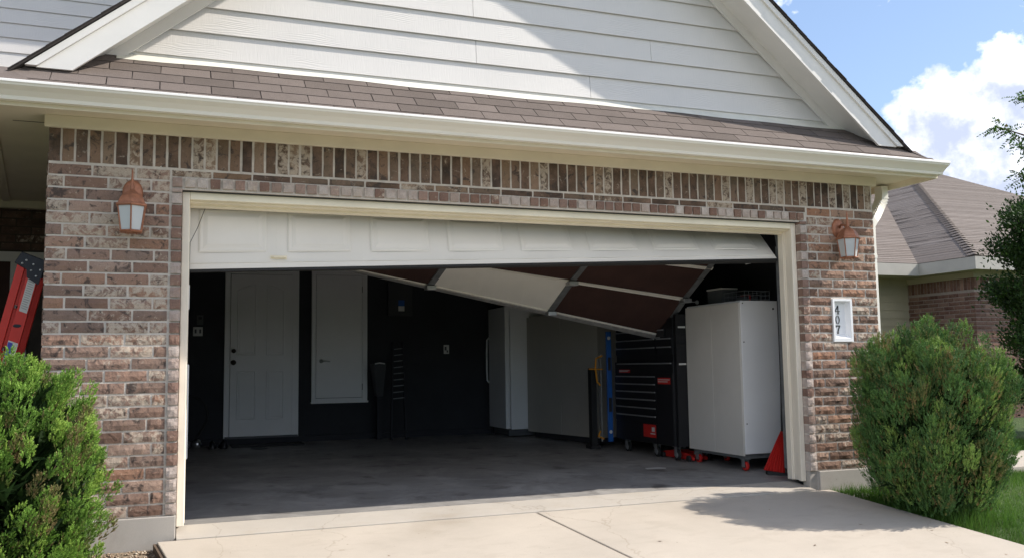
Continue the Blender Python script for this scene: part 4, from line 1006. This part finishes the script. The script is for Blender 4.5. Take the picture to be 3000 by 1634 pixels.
lv = thing('spirit_level', 'long blue spirit level standing upright against the tool chest', 'level', (4.67, 3.17, .06))
m_ = MB(); m_.box(4.640, 4.700, 3.120, 3.145, .125, 1.375); m_.v[:] = m_.v; obj('beam', m_, M_blue, lv, bevel=.003)
for z in (1.30, .235):
    m_ = MB(); m_.lathe([(.020,0),(.020,-.002),(.013,-.003),(.001,-.003)], (4.670,3.1195,z), 14, axis='y'); obj('vial_ring', m_, M_sticker, lv)
for z0, z1 in ((.46,.62), (.93,1.08)):
    m_ = MB(); m_.box(4.652,4.690,3.1180,3.1197,z0,z1); obj('slot', m_, M_rubber, lv)
def clamp(x, y, z0, z1, label):
    t = thing('bar_clamp', label, 'clamp', (x, y, z0)); m_ = MB(); m_.box(x-.006, x+.006, y, y+.02, z0, z1); obj('bar', m_, M_strut, t)
    m_ = MB(); m_.tube([(x+.02,y,z1-.02),(x-.06,y,z1-.05),(x-.07,y,z1-.16),(x-.05,y,z1-.32),(x-.01,y,z1-.36)], .011, 6); obj('jaw', m_, M_orange, t)
    m_ = MB(); m_.tube([(x-.16,y-.01,z1-.17),(x+.02,y-.01,z1-.175)], .008, 6); obj('handle', m_, M_orange, t)
    m_ = MB(); m_.tube([(x+.02,y,z0+.03),(x-.05,y,z0+.06),(x-.02,y,z0+.12)], .011, 6); obj('foot', m_, M_orange, t)
clamp(4.625, 3.25, .12, 1.12, 'orange bar clamp standing left of the blue spirit level')
ps = thing('black_post', 'black square post standing between the beige cupboard and the clamp', 'post', (4.56, 3.34, .04))
m_ = MB(); m_.box(4.53, 4.60, 3.32, 3.40, .075, .96); obj('shaft', m_, M_rubber, ps); m_ = MB(); m_.box(4.50, 4.62, 3.29, 3.43, .035, .0745); obj('foot', m_, M_rubber, ps)

al = thing('step_ladder', 'small folded ladder with pale treads against the dark back wall under the electrical panel', 'ladder', (2.8, 5.6, .06))
for q_ in (0, 1):
    m_ = MB(); m_.hexa([(2.66+.20*q_,5.45,.06),(2.685+.20*q_,5.45,.06),(2.685+.20*q_,5.50,.06),(2.66+.20*q_,5.50,.06),(2.77+.13*q_,5.78,1.34),(2.79+.13*q_,5.78,1.34),(2.79+.13*q_,5.83,1.34),(2.77+.13*q_,5.83,1.34)]); obj('rail', m_, M_black_wall, al)
for i in range(9):
    z = .58+.082*i; t = (z-.06)/1.28; x0 = 2.685+.105*t; x1 = 2.865+.035*t; y = 5.46+.33*t
    m_ = MB(); m_.hexa([(x0,y-.01,z),(x1,y-.01,z+.012),(x1,y+.03,z+.012),(x0,y+.03,z),(x0,y-.01,z+.010),(x1,y-.01,z+.022),(x1,y+.03,z+.022),(x0,y+.03,z+.010)]); obj('tread', m_, M_galvd, al)
ub = thing('utility_bin', 'slim dark utility bin standing right of the small raised closet door', 'bin', (2.55, 5.7, .06))
m_ = MB(); m_.hexa([(2.52,5.62,.62),(2.60,5.62,.62),(2.60,5.80,.62),(2.52,5.80,.62),(2.46,5.52,1.05),(2.62,5.52,1.05),(2.62,5.82,1.05),(2.46,5.82,1.05)]); obj('tub', m_, M_panelbox, ub)
m_ = MB(); m_.tube([(2.47,5.52,1.05),(2.53,5.52,1.06),(2.60,5.52,1.05)], .008, 6); obj('rim', m_, M_sticker, ub); m_ = MB(); m_.box(2.53,2.59,5.66,5.76,.06,.6199); obj('pedestal', m_, M_black_wall, ub)

lc = thing('white_freezer', 'white freezer edge just inside the opening behind the left jamb', 'freezer', (-.2, .7, 0))
m_ = MB(); m_.box(-.50, .012, .62, 1.20, .30, 1.05); obj('body', m_, M_white, lc, bevel=.006)
m_ = MB(); m_.box(.0125, .072, .615, 1.20, .385, 1.048); lcd = obj('door', m_, M_white, lc, bevel=.008)
for x, y in ((-.46,.66),(.0,.66),(-.46,1.16),(.0,1.16)):
    m_ = MB(); m_.box(x-.02, x+.01, y-.02, y+.02, .005, .2995); obj('leg', m_, M_galvd, lc)
kb = thing('door_sensor', 'small white control box mounted on the left door jamb', 'sensor', (.045, .235, 1.41))
m_ = MB(); m_.box(.018, .058, .2295, .262, 1.412, 1.577); obj('housing', m_, M_white, kb, bevel=.004); m_ = MB(); m_.box(.030,.050,.2285,.2294,1.43,1.46); obj('button', m_, M_grey, kb)

vc = thing('shop_vacuum_hose', 'black vacuum hose looping up beside the entry door steps', 'vacuum hose', (.3, 5.5, .06))
pts = [(.10+.30*math.sin(t), 5.5, .42-.22*math.cos(t+.4)) for t in np.linspace(.2, 2.6, 14)]; pts = [(.12,5.5,.66),(.20,5.5,.70),(.30,5.5,.66),(.37,5.5,.58),(.40,5.5,.48),(.39,5.5,.38),(.34,5.5,.28),(.29,5.5,.20),(.27,5.5,.12)]
m_ = MB(); m_.tube(pts, .016, 8); obj('hose', m_, M_rubber, vc, smooth=True)
m_ = MB(); m_.lathe([(.03,0),(.05,.01),(.055,.06),(.035,.10),(.01,.11)], (.28,5.5,.06), 14); obj('head', m_, M_chrome, vc, smooth=True)
m_ = MB(); m_.lathe([(.02,0),(.04,.01),(.04,.07),(.02,.09)], (.17,5.5,.06), 12); obj('canister', m_, M_grey, vc, smooth=True)
def shoe(x, y, rot, label):
    t = thing('shoe', label, 'shoe', (x, y, .055), 'dark shoes by the entry door'); c, s = math.cos(rot), math.sin(rot)
    secs = [(-.13,.030,.0,.055),(-.10,.040,.0,.09),(-.04,.042,0,.085),(.03,.045,0,.06),(.09,.042,0,.045),(.135,.02,0,.03)]; m_ = MB(); vs = []
    for u, w, z0, z1 in secs:
        for k in range(6):
            a = k*math.pi/5; vx, vz = u, z1*math.sin(a); vy = w*math.cos(a); vs.append((x+c*vx-s*vy, y+s*vx+c*vy, .066+vz))
    fs = [(i*6+k, i*6+k+1, (i+1)*6+k+1, (i+1)*6+k) for i in range(5) for k in range(5)]+[tuple(range(6))[::-1], tuple(range(30, 36))]
    m_.add(vs, fs); obj('upper', m_, M_toolbox, t, smooth=True)
    m_ = MB(); m_.add([(x+c*u-s*w*q, y+s*u+c*w*q, z) for z in (.056,.066) for q in (1,-1) for u, w, _, _ in (secs if q > 0 else secs[::-1])], [tuple(range(12))[::-1], tuple(range(12,24))]+[(i,(i+1)%12,12+(i+1)%12,12+i) for i in range(12)]); obj('sole', m_, M_rubber, t)
shoe(.46, 5.45, 1.5, 'dark shoe nearest the vacuum head by the entry door'); shoe(.58, 5.46, 1.65, 'dark shoe nearest the entry door threshold')
m_ = MB(); m_.box(.68, 1.55, 5.35, 5.76, .058, .070); dm = obj('door_mat', m_, M_rubber); setprops(dm, 'flat black mat on the floor in front of the entry door', 'mat')
m_ = MB(); m_.lathe([(.09,0),(.11,.004),(.09,.010),(.001,.012)], (.98, 5.12, .052), 18); pn = obj('paper_plate', m_, M_grey); setprops(pn, 'small pale disc lying on the garage floor before the mat', 'disc')
m_ = MB(); m_.add([(4.42,1.37,.0125),(4.60,1.33,.0125),(4.64,1.40,.0125),(4.60,1.47,.0125),(4.45,1.47,.0125)], [(0,1,2,3,4)]); ppr = obj('paper_scrap', m_, M_sticker); setprops(ppr, 'white paper scrap lying on the garage floor near the casters', 'paper')
ppr.location = (-.25, .05, .002)

lt = np.array([(4.55,-.95),(4.82,-1.45),(3.9,-1.25),(4.4,-1.7),(2.95,-.9),(3.3,-1.9),(4.95,-1.2),(3.6,-.35),(4.7,-1.9),(5.0,-1.75),(2.1,-1.3),(1.2,-.7),(4.15,-.45),(3.0,-1.5)])
V_, T_l = [], []
for x_, y_ in lt:
    a_ = RNG.uniform(0, 6.28); s_ = RNG.uniform(.008, .02); z_ = gz(y_)+.001
    V_ += [(x_+s_*math.cos(a_), y_+s_*math.sin(a_), z_+.004), (x_-s_*.4*math.sin(a_), y_+s_*.4*math.cos(a_), z_), (x_-s_*math.cos(a_), y_-s_*math.sin(a_), z_+.003), (x_+s_*.4*math.sin(a_), y_-s_*.4*math.cos(a_), z_+.001)]; T_l += [RNG.uniform(0, .5)]*4
soup('leaf_litter', np.array(V_), np.arange(len(V_)).reshape(-1,4), np.array(T_l), M_stone, None, kind='stuff', label='small dry leaves and grit scattered on the driveway', cat='litter')

# ---------------------------------------------------------------- red ladder by the porch
ld = thing('red_stepladder', 'red fibreglass stepladder with black top cap leaning by the porch', 'ladder', (-1.3, .8, -.1))
# axis of the rail seen from the front: goes down-left
def lp(t, w, d):   # t along length from the top, w across, d depth
    ax = Vector((-.215, .0, -.977)).normalized()*t; ac = Vector((.977, 0, -.215)); dp = Vector((0,1,0)); ac = Vector((.93,0,-.37))
    return Vector((-.995, .80, 1.765))+ax+ac.normalized()*w+dp*d
def rail(w0, w1, d0, d1, t0, t1): 
    return [lp(t1,w0,d0),lp(t1,w1,d0),lp(t1,w1,d1),lp(t1,w0,d1),lp(t0,w0,d0),lp(t0,w1,d0),lp(t0,w1,d1),lp(t0,w0,d1)]
for d in (0, .32):
    m_ = MB(); m_.hexa(rail(-.052,.0,d,d+.028,.02,1.9)); obj('rail', m_, M_redfg, ld, bevel=.004)
    m_ = MB(); m_.hexa(rail(.022,.098,d+.004,d+.030,.05,1.9)); r1 = obj('rail', m_, M_redfg, ld, bevel=.004)
    if d == 0:
        m_ = MB(); m_.hexa(rail(.038,.090,.0022,.0038,.085,.33)); obj('warning_label', m_, M_sticker, r1)
        for i in range(14):
            l_ = MB(); t = .10+.0155*i; l_.hexa(rail(.044,.084-.004*(i%3),.0008,.002,t,t+.005)); obj('label_text', l_, M_strut, r1)
        m_ = MB(); m_.hexa(rail(.026,.090,.0022,.0038,.54,.70)); obj('brand_label', m_, M_sticker, r1)
        m_ = MB(); m_.hexa(rail(.028,.058,.0008,.002,.55,.67)); obj('blue_label', m_, M_bluest, r1)
        m_ = MB(); c_ = lp(.43,.052,.001); m_.lathe([(.026,.0024),(.026,.0),(.001,-.0005)], c_, 16, axis='y'); 
        for i, v in enumerate(m_.v): m_.v[i] = (v[0], v[1], c_.z+(v[2]-c_.z)*.45)
        obj('oval_badge', m_, M_darkblue, r1)
for i in range(6):
    m_ = MB(); m_.hexa(rail(-.045,.01,.029,.319,.30*(i+1),.30*(i+1)+.02)); obj('step', m_, M_strut, ld)
m_ = MB(); P3 = lambda q: [lp(*a) for a in q]
m_.hexa([lp(.075,.125,-.012),lp(.01,.125,.36),lp(.01,-.07,.36),lp(.035,-.07,-.012),lp(-.055,.115,-.012),lp(-.055,.115,.36),lp(-.055,-.045,.36),lp(-.055,-.045,-.012)]); tc_ = obj('top_cap', m_, M_darkblue, ld, bevel=.006)
m_ = MB(); m_.hexa([lp(.12,.112,-.0128),lp(.10,.03,-.0128),lp(.10,.03,.0),lp(.12,.112,.0),lp(.0,.118,-.0128),lp(.0,.0,-.0128),lp(.0,.0,.0),lp(.0,.118,.0)]); obj('gusset', m_, M_darkblue, tc_)
for t, w in ((-.01,.0),(.0,.05),(.02,.10),(.045,.045),(.07,.085),(.02,-.02)):
    m_ = MB(); m_.lathe([(.007,0),(.007,-.003),(.001,-.005)], lp(t,w,-.013), 10, axis='y'); obj('rivet', m_, M_galv, tc_)

# ---------------------------------------------------------------- vegetation
def juniper(name, label, c, rad, z0, z1, nclump, ntuft, mat, seed, wid, tl, fat=1.0, wide=.5, crop=None):
    rg = np.random.default_rng(seed); H = z1-z0; cx, cy_ = c; rx, ry = rad
    t = thing(name, label, 'bush', (cx, cy_, z0))
    # trunk and inner twigs
    m_ = MB()
    for i in range(26):
        a = rg.uniform(0, 6.28); r_ = rg.uniform(.3, .8); q = Vector((cx+rx*r_*math.cos(a), cy_+ry*r_*math.sin(a), z0+H*rg.uniform(.35, .9)))
        m_.tube([(cx+.03*math.cos(a), cy_+.03*math.sin(a), z0-.08), Vector((cx, cy_, z0+.1*H)).lerp(q, .5)+Vector((0,0,-.04)), q], [.018, .011, .004], 5)
    obj('stem', m_, M_bark, t)
    # clump centres over an egg-shaped body
    k = np.arange(nclump)+.5; zz = 1-2*k/nclump; th = k*2.39996
    th += rg.normal(0, .25, nclump); zz = np.clip(zz+rg.normal(0, .05, nclump), -1, 1)
    rr = np.sqrt(1-zz**2)
    prof = np.where(zz > 0, 1.0, 1.0+.05*zz)
    u = np.stack([rr*np.cos(th)*prof, rr*np.sin(th)*prof, zz], -1)
    jit = rg.uniform(.66, .90, nclump)[:,None]
    # blunt the egg so that the top is rather flat
    pw = np.sign(u)*np.abs(u)**np.array([.85,.85,.80])
    base = pw*jit*np.array([rx, ry, H/2])+np.array([cx, cy_, (z0+z1)/2])
    base[:,2] -= .07
    out = nrm(u*np.array([1, 1, .6])); axis = nrm(out*wide+np.array([0,0,1.0])*.9+rg.normal(0, .12, (nclump,3)))
    cl = rg.uniform(.20, .36, nclump)*tl*fat; cr_ = cl*rg.uniform(.22, .30, nclump)
    ctint = np.clip(rg.normal(.55, .22, nclump), .22, .97)
    brown = rg.uniform(0, 1, nclump) < .07; 
    # tufts on each clump: cone surface, pointing outward/up
    ci = np.repeat(np.arange(nclump), ntuft); n = len(ci)
    s = rg.uniform(0, 1, n)**.8; a = rg.uniform(0, 6.28, n); ax = axis[ci]
    e1 = nrm(np.cross(ax, np.array([.3,.2,1.0])+rg.normal(0,.01,(n,3)))); e2 = np.cross(ax, e1)
    rad_ = cr_[ci]*(np.sqrt(rg.uniform(.1, 1, n)))*np.sin(np.clip(s*.9+.1, 0, 1)*math.pi)**.55
    ds_ = e1*np.cos(a)[:,None]+e2*np.sin(a)[:,None]
    p = base[ci]+ax*(s*cl[ci])[:,None]+ds_*rad_[:,None]
    td = nrm(ax*1.0+ds_*.55+rg.normal(0, .16, (n,3))+np.array([0,0,.35]))
    # each tuft is a small flat-ish spray of needles
    K = 18; q = rg.uniform(0, 1, (n,K)); L = (rg.uniform(.030, .058, n)*tl)[:,None]
    side = nrm(np.cross(td, rg.normal(0, 1, (n,3))))
    b1 = np.cross(td, side)
    sg = np.where(rg.uniform(0,1,(n,K)) < .5, -1, 1); ph = rg.uniform(-.8, .8, (n,K))
    lat = side[:,None]*(sg*np.cos(ph))[...,None]+b1[:,None]*(sg*np.sin(ph))[...,None]
    root = p[:,None]+td[:,None]*(q*L)[...,None]; nl = (L*(.20+.26*(1-q)))
    ndir = nrm(td[:,None]*1.0+lat*.75); tip = root+ndir*nl[...,None]
    wv = nrm(np.cross(ndir, rg.normal(0, 1, (n,K,3))))*wid
    V = np.stack([root-wv, root+wv, tip], 2).reshape(-1,3); F = np.arange(len(V)).reshape(-1,3)
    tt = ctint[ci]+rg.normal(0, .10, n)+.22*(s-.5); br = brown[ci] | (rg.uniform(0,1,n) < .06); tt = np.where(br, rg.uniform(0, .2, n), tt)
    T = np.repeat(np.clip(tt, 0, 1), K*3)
    if crop is not None:
        keep = crop(V.reshape(-1,3,3)[:,2]); V = V.reshape(-1,3,3)[keep].reshape(-1,3); T = T.reshape(-1,3)[keep].ravel(); F = np.arange(len(V)).reshape(-1,3)
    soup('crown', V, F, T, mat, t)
    # dark inner tufts so that the body is not see-through
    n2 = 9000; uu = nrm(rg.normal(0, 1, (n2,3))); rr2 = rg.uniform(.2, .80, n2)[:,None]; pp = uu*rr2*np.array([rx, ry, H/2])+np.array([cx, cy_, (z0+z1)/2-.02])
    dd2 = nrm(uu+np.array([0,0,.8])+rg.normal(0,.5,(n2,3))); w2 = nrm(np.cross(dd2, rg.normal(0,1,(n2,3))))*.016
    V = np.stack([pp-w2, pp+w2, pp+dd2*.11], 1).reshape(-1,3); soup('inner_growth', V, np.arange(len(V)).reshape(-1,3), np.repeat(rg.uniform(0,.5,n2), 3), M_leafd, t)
    return t
juniper('juniper_bush', 'bright green clipped juniper in front of the left brick pier', (-.98, -.80), (.66, .55), -.42, 1.20, 720, 62, M_jun_l, 5, .0023, .66, fat=.74, wide=.6,
        crop=None)
juniper('juniper_bush', 'large rounded dark juniper with brownish patches beside the right brick pier', (5.42, -.80), (.57, .52), -.26, 1.20, 470, 92, M_jun_r, 9, .0021, .95, fat=.92, wide=.22,
        crop=lambda t: (t[:,1] < -.10) | (t[:,0] > 5.80))

def leafy(parent, name, pts, ndir, size, mat, tint, fold=.5):
    rg = np.random.default_rng(len(pts)); n = len(pts); sd_ = nrm(np.cross(ndir, rg.normal(0,1,(n,3)))); s = size[:,None]
    up_ = np.cross(ndir, sd_)
    a = pts; b = pts+ndir*s*.5+sd_*s*.24; c = pts+ndir*s; d = pts+ndir*s*.5-sd_*s*.24
    V = np.stack([a, b, c, d], 1).reshape(-1,3); F = np.arange(len(V)).reshape(-1,4)
    return soup(name, V, F, np.repeat(tint, 4), mat, parent)
# tall columnar evergreen at the right edge
rg = np.random.default_rng(21)
tA = thing('evergreen_tree', 'dark dense upright evergreen tree at the right edge beyond the round bush', 'tree', (10.62, 2.0, -.06))
m_ = MB(); m_.tube([(10.62,2.0,-.1),(10.64,2.02,1.2),(10.62,2.0,2.7)], [.09,.06,.02], 10)
brs = []
for i in range(70):
    z = rg.uniform(.15, 2.6); a = rg.uniform(0, 6.28); r_ = .93*(1-.30*(z/3.2)**2)*rg.uniform(.65, 1.08)
    q = Vector((10.62+r_*math.cos(a), 2.0+r_*.9*math.sin(a), z+rg.uniform(.25, .6))); brs.append((Vector((10.62,2.0,z)), q)); m_.tube([(10.62,2.0,z), Vector((10.62,2.0,z)).lerp(q,.55)+Vector((0,0,-.03)), q], [.014,.009,.003], 5)
obj('trunk', m_, M_bark, tA, smooth=True)
P_, D_2, T_ = [], [], []
for a, b in brs:
    for k in range(900):
        t = rg.uniform(.35, 1.05); p = a.lerp(b, t)+Vector(rg.normal(0, .085, 3)); P_.append(p); D_2.append(Vector(rg.normal(0, .6, 3))+Vector((0,0,.5))+(b-a).normalized()*.5); T_.append(rg.uniform(0, .97))
P_ = np.array(P_); D_2 = nrm(np.array(D_2)); leafy(tA, 'crown', P_, D_2, rg.uniform(.035, .07, len(P_)), M_leafd, np.array(T_))
# taller leafy tree whose sprays enter at the top right
tB = thing('pistache_tree', 'tall leafy tree with drooping compound leaves at the top right edge', 'tree', (10.0, 1.3, -.06))
m_ = MB(); m_.tube([(10.1,1.3,-.1),(10.05,1.25,1.6),(9.95,1.2,3.0),(9.9,1.15,4.6),(9.95,1.1,5.6)], [.11,.09,.07,.04,.015], 10)
tips = []
ends = [(8.60,1.04,3.36),(8.72,.98,3.58),(8.80,.93,3.20),(8.74,.95,3.95),(8.76,.90,4.25),(8.84,.92,2.95),(8.80,1.0,2.70),(8.92,.95,3.70),(9.0,.9,4.6),(9.05,.9,3.3),(8.86,1.2,2.45),(9.1,.6,3.9),(9.0,.7,2.9),(8.90,.85,3.45),
        (9.3,.5,4.3),(9.4,.3,3.5),(9.7,.2,4.1),(10.3,.3,4.2),(10.8,.7,3.8),(11.0,1.4,4.3),(10.7,2.0,4.0),(10.0,2.2,4.4),(9.3,2.0,3.9),(9.1,1.6,3.2),(9.9,1.1,5.9),(9.5,.9,5.3),(10.4,1.5,5.4),(10.6,.4,3.0),(9.6,.1,2.8)]
for e_ in ends:
    e_ = Vector(e_)+Vector((.36,0,0)); s_ = Vector((10.0, 1.2, max(1.8, e_.z-.9))); mid = s_.lerp(e_, .55)+Vector((0,0,.18)); m_.tube([s_, mid, e_], [.022,.013,.004], 6)
    for k in range(9):
        t = .45+.55*k/8; base = s_.lerp(mid, t*2) if t < .5 else mid.lerp(e_, (t-.5)*2)
        for r_ in range(3): tips.append((base, Vector(rg.normal(0, .6, 3))+(e_-s_).normalized()*.6+Vector((0,0,-.25))))
obj('trunk', m_, M_bark, tB, smooth=True)
P_, D_2, S_, T_ = [], [], [], []
for b, d in tips:
    d = d.normalized(); L_ = rg.uniform(.14, .24); sd_ = d.cross(Vector(rg.normal(0,1,3))).normalized()
    for k in range(8):
        for s in (-1, 1):
            t = (k+1)/8; p = b+d*L_*t+Vector((0,0,-.06*t*t)); P_.append(p); D_2.append(sd_*s+d*.6+Vector((0,0,-.35))); S_.append(rg.uniform(.045,.07)*(1-.35*t)); T_.append(rg.uniform(0, 1))
P_ = np.array(P_); D_2 = nrm(np.array(D_2)); leafy(tB, 'crown', P_, D_2, np.array(S_), M_leaf, np.array(T_))
# far trees beyond the neighbouring house keep the horizon closed
def far_tree(x, y, h, r_, label, seed):
    rg = np.random.default_rng(seed); t = thing('shade_tree', label, 'tree', (x, y, -.05), 'trees beyond the lawn'); m_ = MB(); m_.tube([(x,y,-.1),(x+.1,y,h*.45),(x,y,h*.8)], [.2,.14,.04], 8); 
    P_, D_2 = [], []
    for i in range(60):
        u = nrm(rg.normal(0,1,3)); c_ = np.array([x,y,h*.65])+u*np.array([r_,r_,h*.33])*rg.uniform(.35,.95); m_.tube([(x,y,h*.4), tuple(c_)], [.05,.01], 4)
        p = c_+rg.normal(0, r_*.16, (260,3)); P_.append(p); D_2.append(rg.normal(0,1,(260,3)))
    obj('trunk', m_, M_bark, t); P_ = np.concatenate(P_); D_2 = nrm(np.concatenate(D_2)); leafy(t, 'crown', P_, D_2, rg.uniform(.10,.2,len(P_)), M_leafd, rg.uniform(0,1,len(P_)))
far_tree(14.2, 1.6, 3.2, 1.5, 'dark round tree standing in front of the neighbouring brick house', 31)

# ---------------------------------------------------------------- neighbouring house
nb = thing('neighbour_house', 'neighbouring brick house with hipped brown shingle roof behind the round bush', 'house', (17, 9, -.05))
WX, WY = 13.35, 5.80
m_ = MB(); m_.box(WX+.008, 21.7, WY+.008, 13.0, -.1, 2.52); nwall = obj('brick_wall', m_, M_mortar_n, nb)
V_n = variants(.225, .064, .02, M_nbrick, 4, 200, rel=.002, edge=.002); V_ns = variants(.066, .205, .02, M_nbrick, 3, 210, nx=3, nz=6, rel=.002, edge=.002)
for i in range(16):
    z = 1.02+.0755*i; o_ = (.1175 if i % 2 else 0)
    y = WY+.115-o_
    while y < 7.33:
        a, b = max(y-.1125, WY+.002), min(y+.1125, 7.35)
        if b-a > .03: place('brick', V_n[random.randrange(4)], nwall, (WX, (a+b)/2, z), (0,0,R(-90)), ((b-a)/.225, 1, 1))
        y += .235
    x = WX+.115-o_
    while x < 15.2:
        a, b = max(x-.1125, WX+.002), x+.1125
        place('brick', V_n[random.randrange(4)], nwall, ((a+b)/2, WY, z), (0,0,0), ((b-a)/.225, 1, 1)); x += .235
lb = MB()
for i in range(31):
    z = -.095+.0755*i; o_ = (.1175 if i % 2 else 0); low = i < 15
    if low:
        y = WY+.115-o_
        while y < 7.33:
            lb.box(WX, WX+.008, max(y-.1125, WY+.002), min(y+.1125, 7.35), z-.032, z+.032); y += .235
    x = WX+.115-o_ if low else 15.3-o_
    while x < 21.6:
        lb.box(max(x-.1125, WX+.002), x+.1125, WY, WY+.008, z-.032, z+.032); x += .235
obj('brick_courses', lb, M_nbrick, nwall, kind='stuff')
y = WY+.04
while y < 7.33: place('soldier_brick', V_ns[random.randrange(3)], nwall, (WX, y, 2.335), (0,0,R(-90))); y += .0765
x = WX+.04
while x < 15.2: place('soldier_brick', V_ns[random.randrange(3)], nwall, (x, WY, 2.335)); x += .0765
m_ = MB(); m_.box(WX-.02, WX+.007, WY-.02, 7.35, 2.44, 2.545); m_.box(WX+.0075, 21.7, WY-.0205, WY+.0072, 2.44, 2.545); obj('frieze_board', m_, M_nwall, nb)
# recessed wall with lap siding
m_ = MB(); m_.box(8.2, WX+.004, 7.36, 7.5, -.1, 2.55); rw = obj('recessed_wall', m_, M_nwall, nb)
for i in range(13):
    z0 = .55+.155*i; q = MB(); q.hexa([(8.2,7.335,z0),(WX+.003,7.335,z0),(WX+.003,7.343,z0),(8.2,7.343,z0),(8.2,7.348,z0+.165),(WX+.003,7.348,z0+.165),(WX+.003,7.356,z0+.165),(8.2,7.356,z0+.165)]); obj('siding_plank', q, M_nwall, rw)
# eaves
EX, EY, EZ, RY = 13.0, 5.43, 2.77, 6.72
m_ = MB(); m_.box(EX, 22.05, EY, EY+.025, 2.545, EZ-.005); m_.box(EX, EX+.025, EY+.0255, RY, 2.545, EZ-.005); m_.box(8.0, EX-.0005, RY-.025, RY, 2.545, EZ-.005); obj('fascia', m_, M_nfascia, nb)
m_ = MB(); m_.box(EX+.026, 22.0, EY+.026, 5.85, 2.548, 2.56); m_.box(EX+.026, WX+.02, 5.851, 7.4, 2.548, 2.56); m_.box(8.0, EX+.0255, RY+.001, 7.4, 2.548, 2.56); obj('soffit', m_, M_nwall, nb)
AP = Vector((20.51, 14.55, 6.87)); BX = 22.0
def roof_face(name, poly, d_up, step=.125, th=.005, mat=M_shingle_n):
    # poly: list of Vectors in plane; base slab plus one thin raised strip per shingle course
    m_ = MB(); m_.add([tuple(p) for p in poly]+[tuple(p-Vector((0,0,.04))) for p in poly], [tuple(range(len(poly))), tuple(range(2*len(poly)-1, len(poly)-1, -1))]); o = obj(name, m_, mat, nb)
    nn = (poly[1]-poly[0]).cross(poly[2]-poly[0]).normalized(); nn = nn if nn.z > 0 else -nn
    zmin = min(p.z for p in poly); zmax = max(p.z for p in poly); dz = step*math.sqrt(1-nn.z**2); k = 0
    while zmin+k*dz < zmax-.02:
        za, zb_ = zmin+k*dz, min(zmin+(k+1)*dz+.004, zmax-.001)
        def cut(z):
            r_ = []
            for i in range(len(poly)):
                p, q = poly[i], poly[(i+1)%len(poly)]
                if (p.z-z)*(q.z-z) <= 0 and abs(p.z-q.z) > 1e-6: r_.append(p.lerp(q, (z-p.z)/(q.z-p.z)))
            if len(r_) < 2: return None
            r_.sort(key=lambda v: (v.x, v.y)); return r_[0], r_[-1]
        a, b = cut(za+1e-4), cut(zb_)
        if a and b:
            lo = nn*(.004+th); hi = nn*.004; jt = random.uniform(-.001, .002)
            c_ = MB(); c_.hexa([a[0]+nn*.001, a[1]+nn*.001, b[1]+nn*.001, b[0]+nn*.001, a[0]+lo+nn*jt, a[1]+lo+nn*jt, b[1]+hi, b[0]+hi]); obj('shingle_course', c_, mat, o)
        k += 1
    return o
A = Vector((EX, EY, EZ)); B = Vector((BX, EY, EZ))
mx_ = (AP.z-EZ)/(AP.x-EX); my_ = (AP.z-EZ)/(AP.y-EY)
roof_face('front_roof', [A, B, AP], None)
# side face stops at the valley with the recessed roof: valley where mx*(x-EX) = my*(y-RY)
VB = Vector((EX, RY, EZ)); vx = EX+6.6; VT = Vector((vx, RY+(vx-EX)*mx_/my_, EZ+mx_*(vx-EX)))
roof_face('side_roof', [A, AP, VT, VB], None, th=.0015)
roof_face('rear_roof', [Vector((7.8,RY,EZ)), VB, VT, Vector((7.8, VT.y, VT.z))], None)
m_ = MB()
for i in range(60):
    t = i/60; p = A.lerp(AP, t); d = (AP-A).normalized(); s_ = Vector((.30,-.62,0)).normalized(); 
    for sg_, sl_ in ((1, Vector((.9,.0,0))), (-1, Vector((0,1,0)))):
        pass
    n1 = Vector((.13, 0, .0)); n2 = Vector((0, .13, .0))
    m_.add([tuple(p+Vector((0,0,.035))), tuple(p+d*.16+Vector((0,0,.026))), tuple(p+d*.16+Vector((.14,0,.012))), tuple(p+Vector((.14,0,.020))), tuple(p+d*.16+Vector((0,.16,.012))), tuple(p+Vector((0,.16,.020)))], [(0,3,2,1),(0,1,4,5)])
obj('hip_shingles', m_, M_shingle_n, nb, kind='stuff')
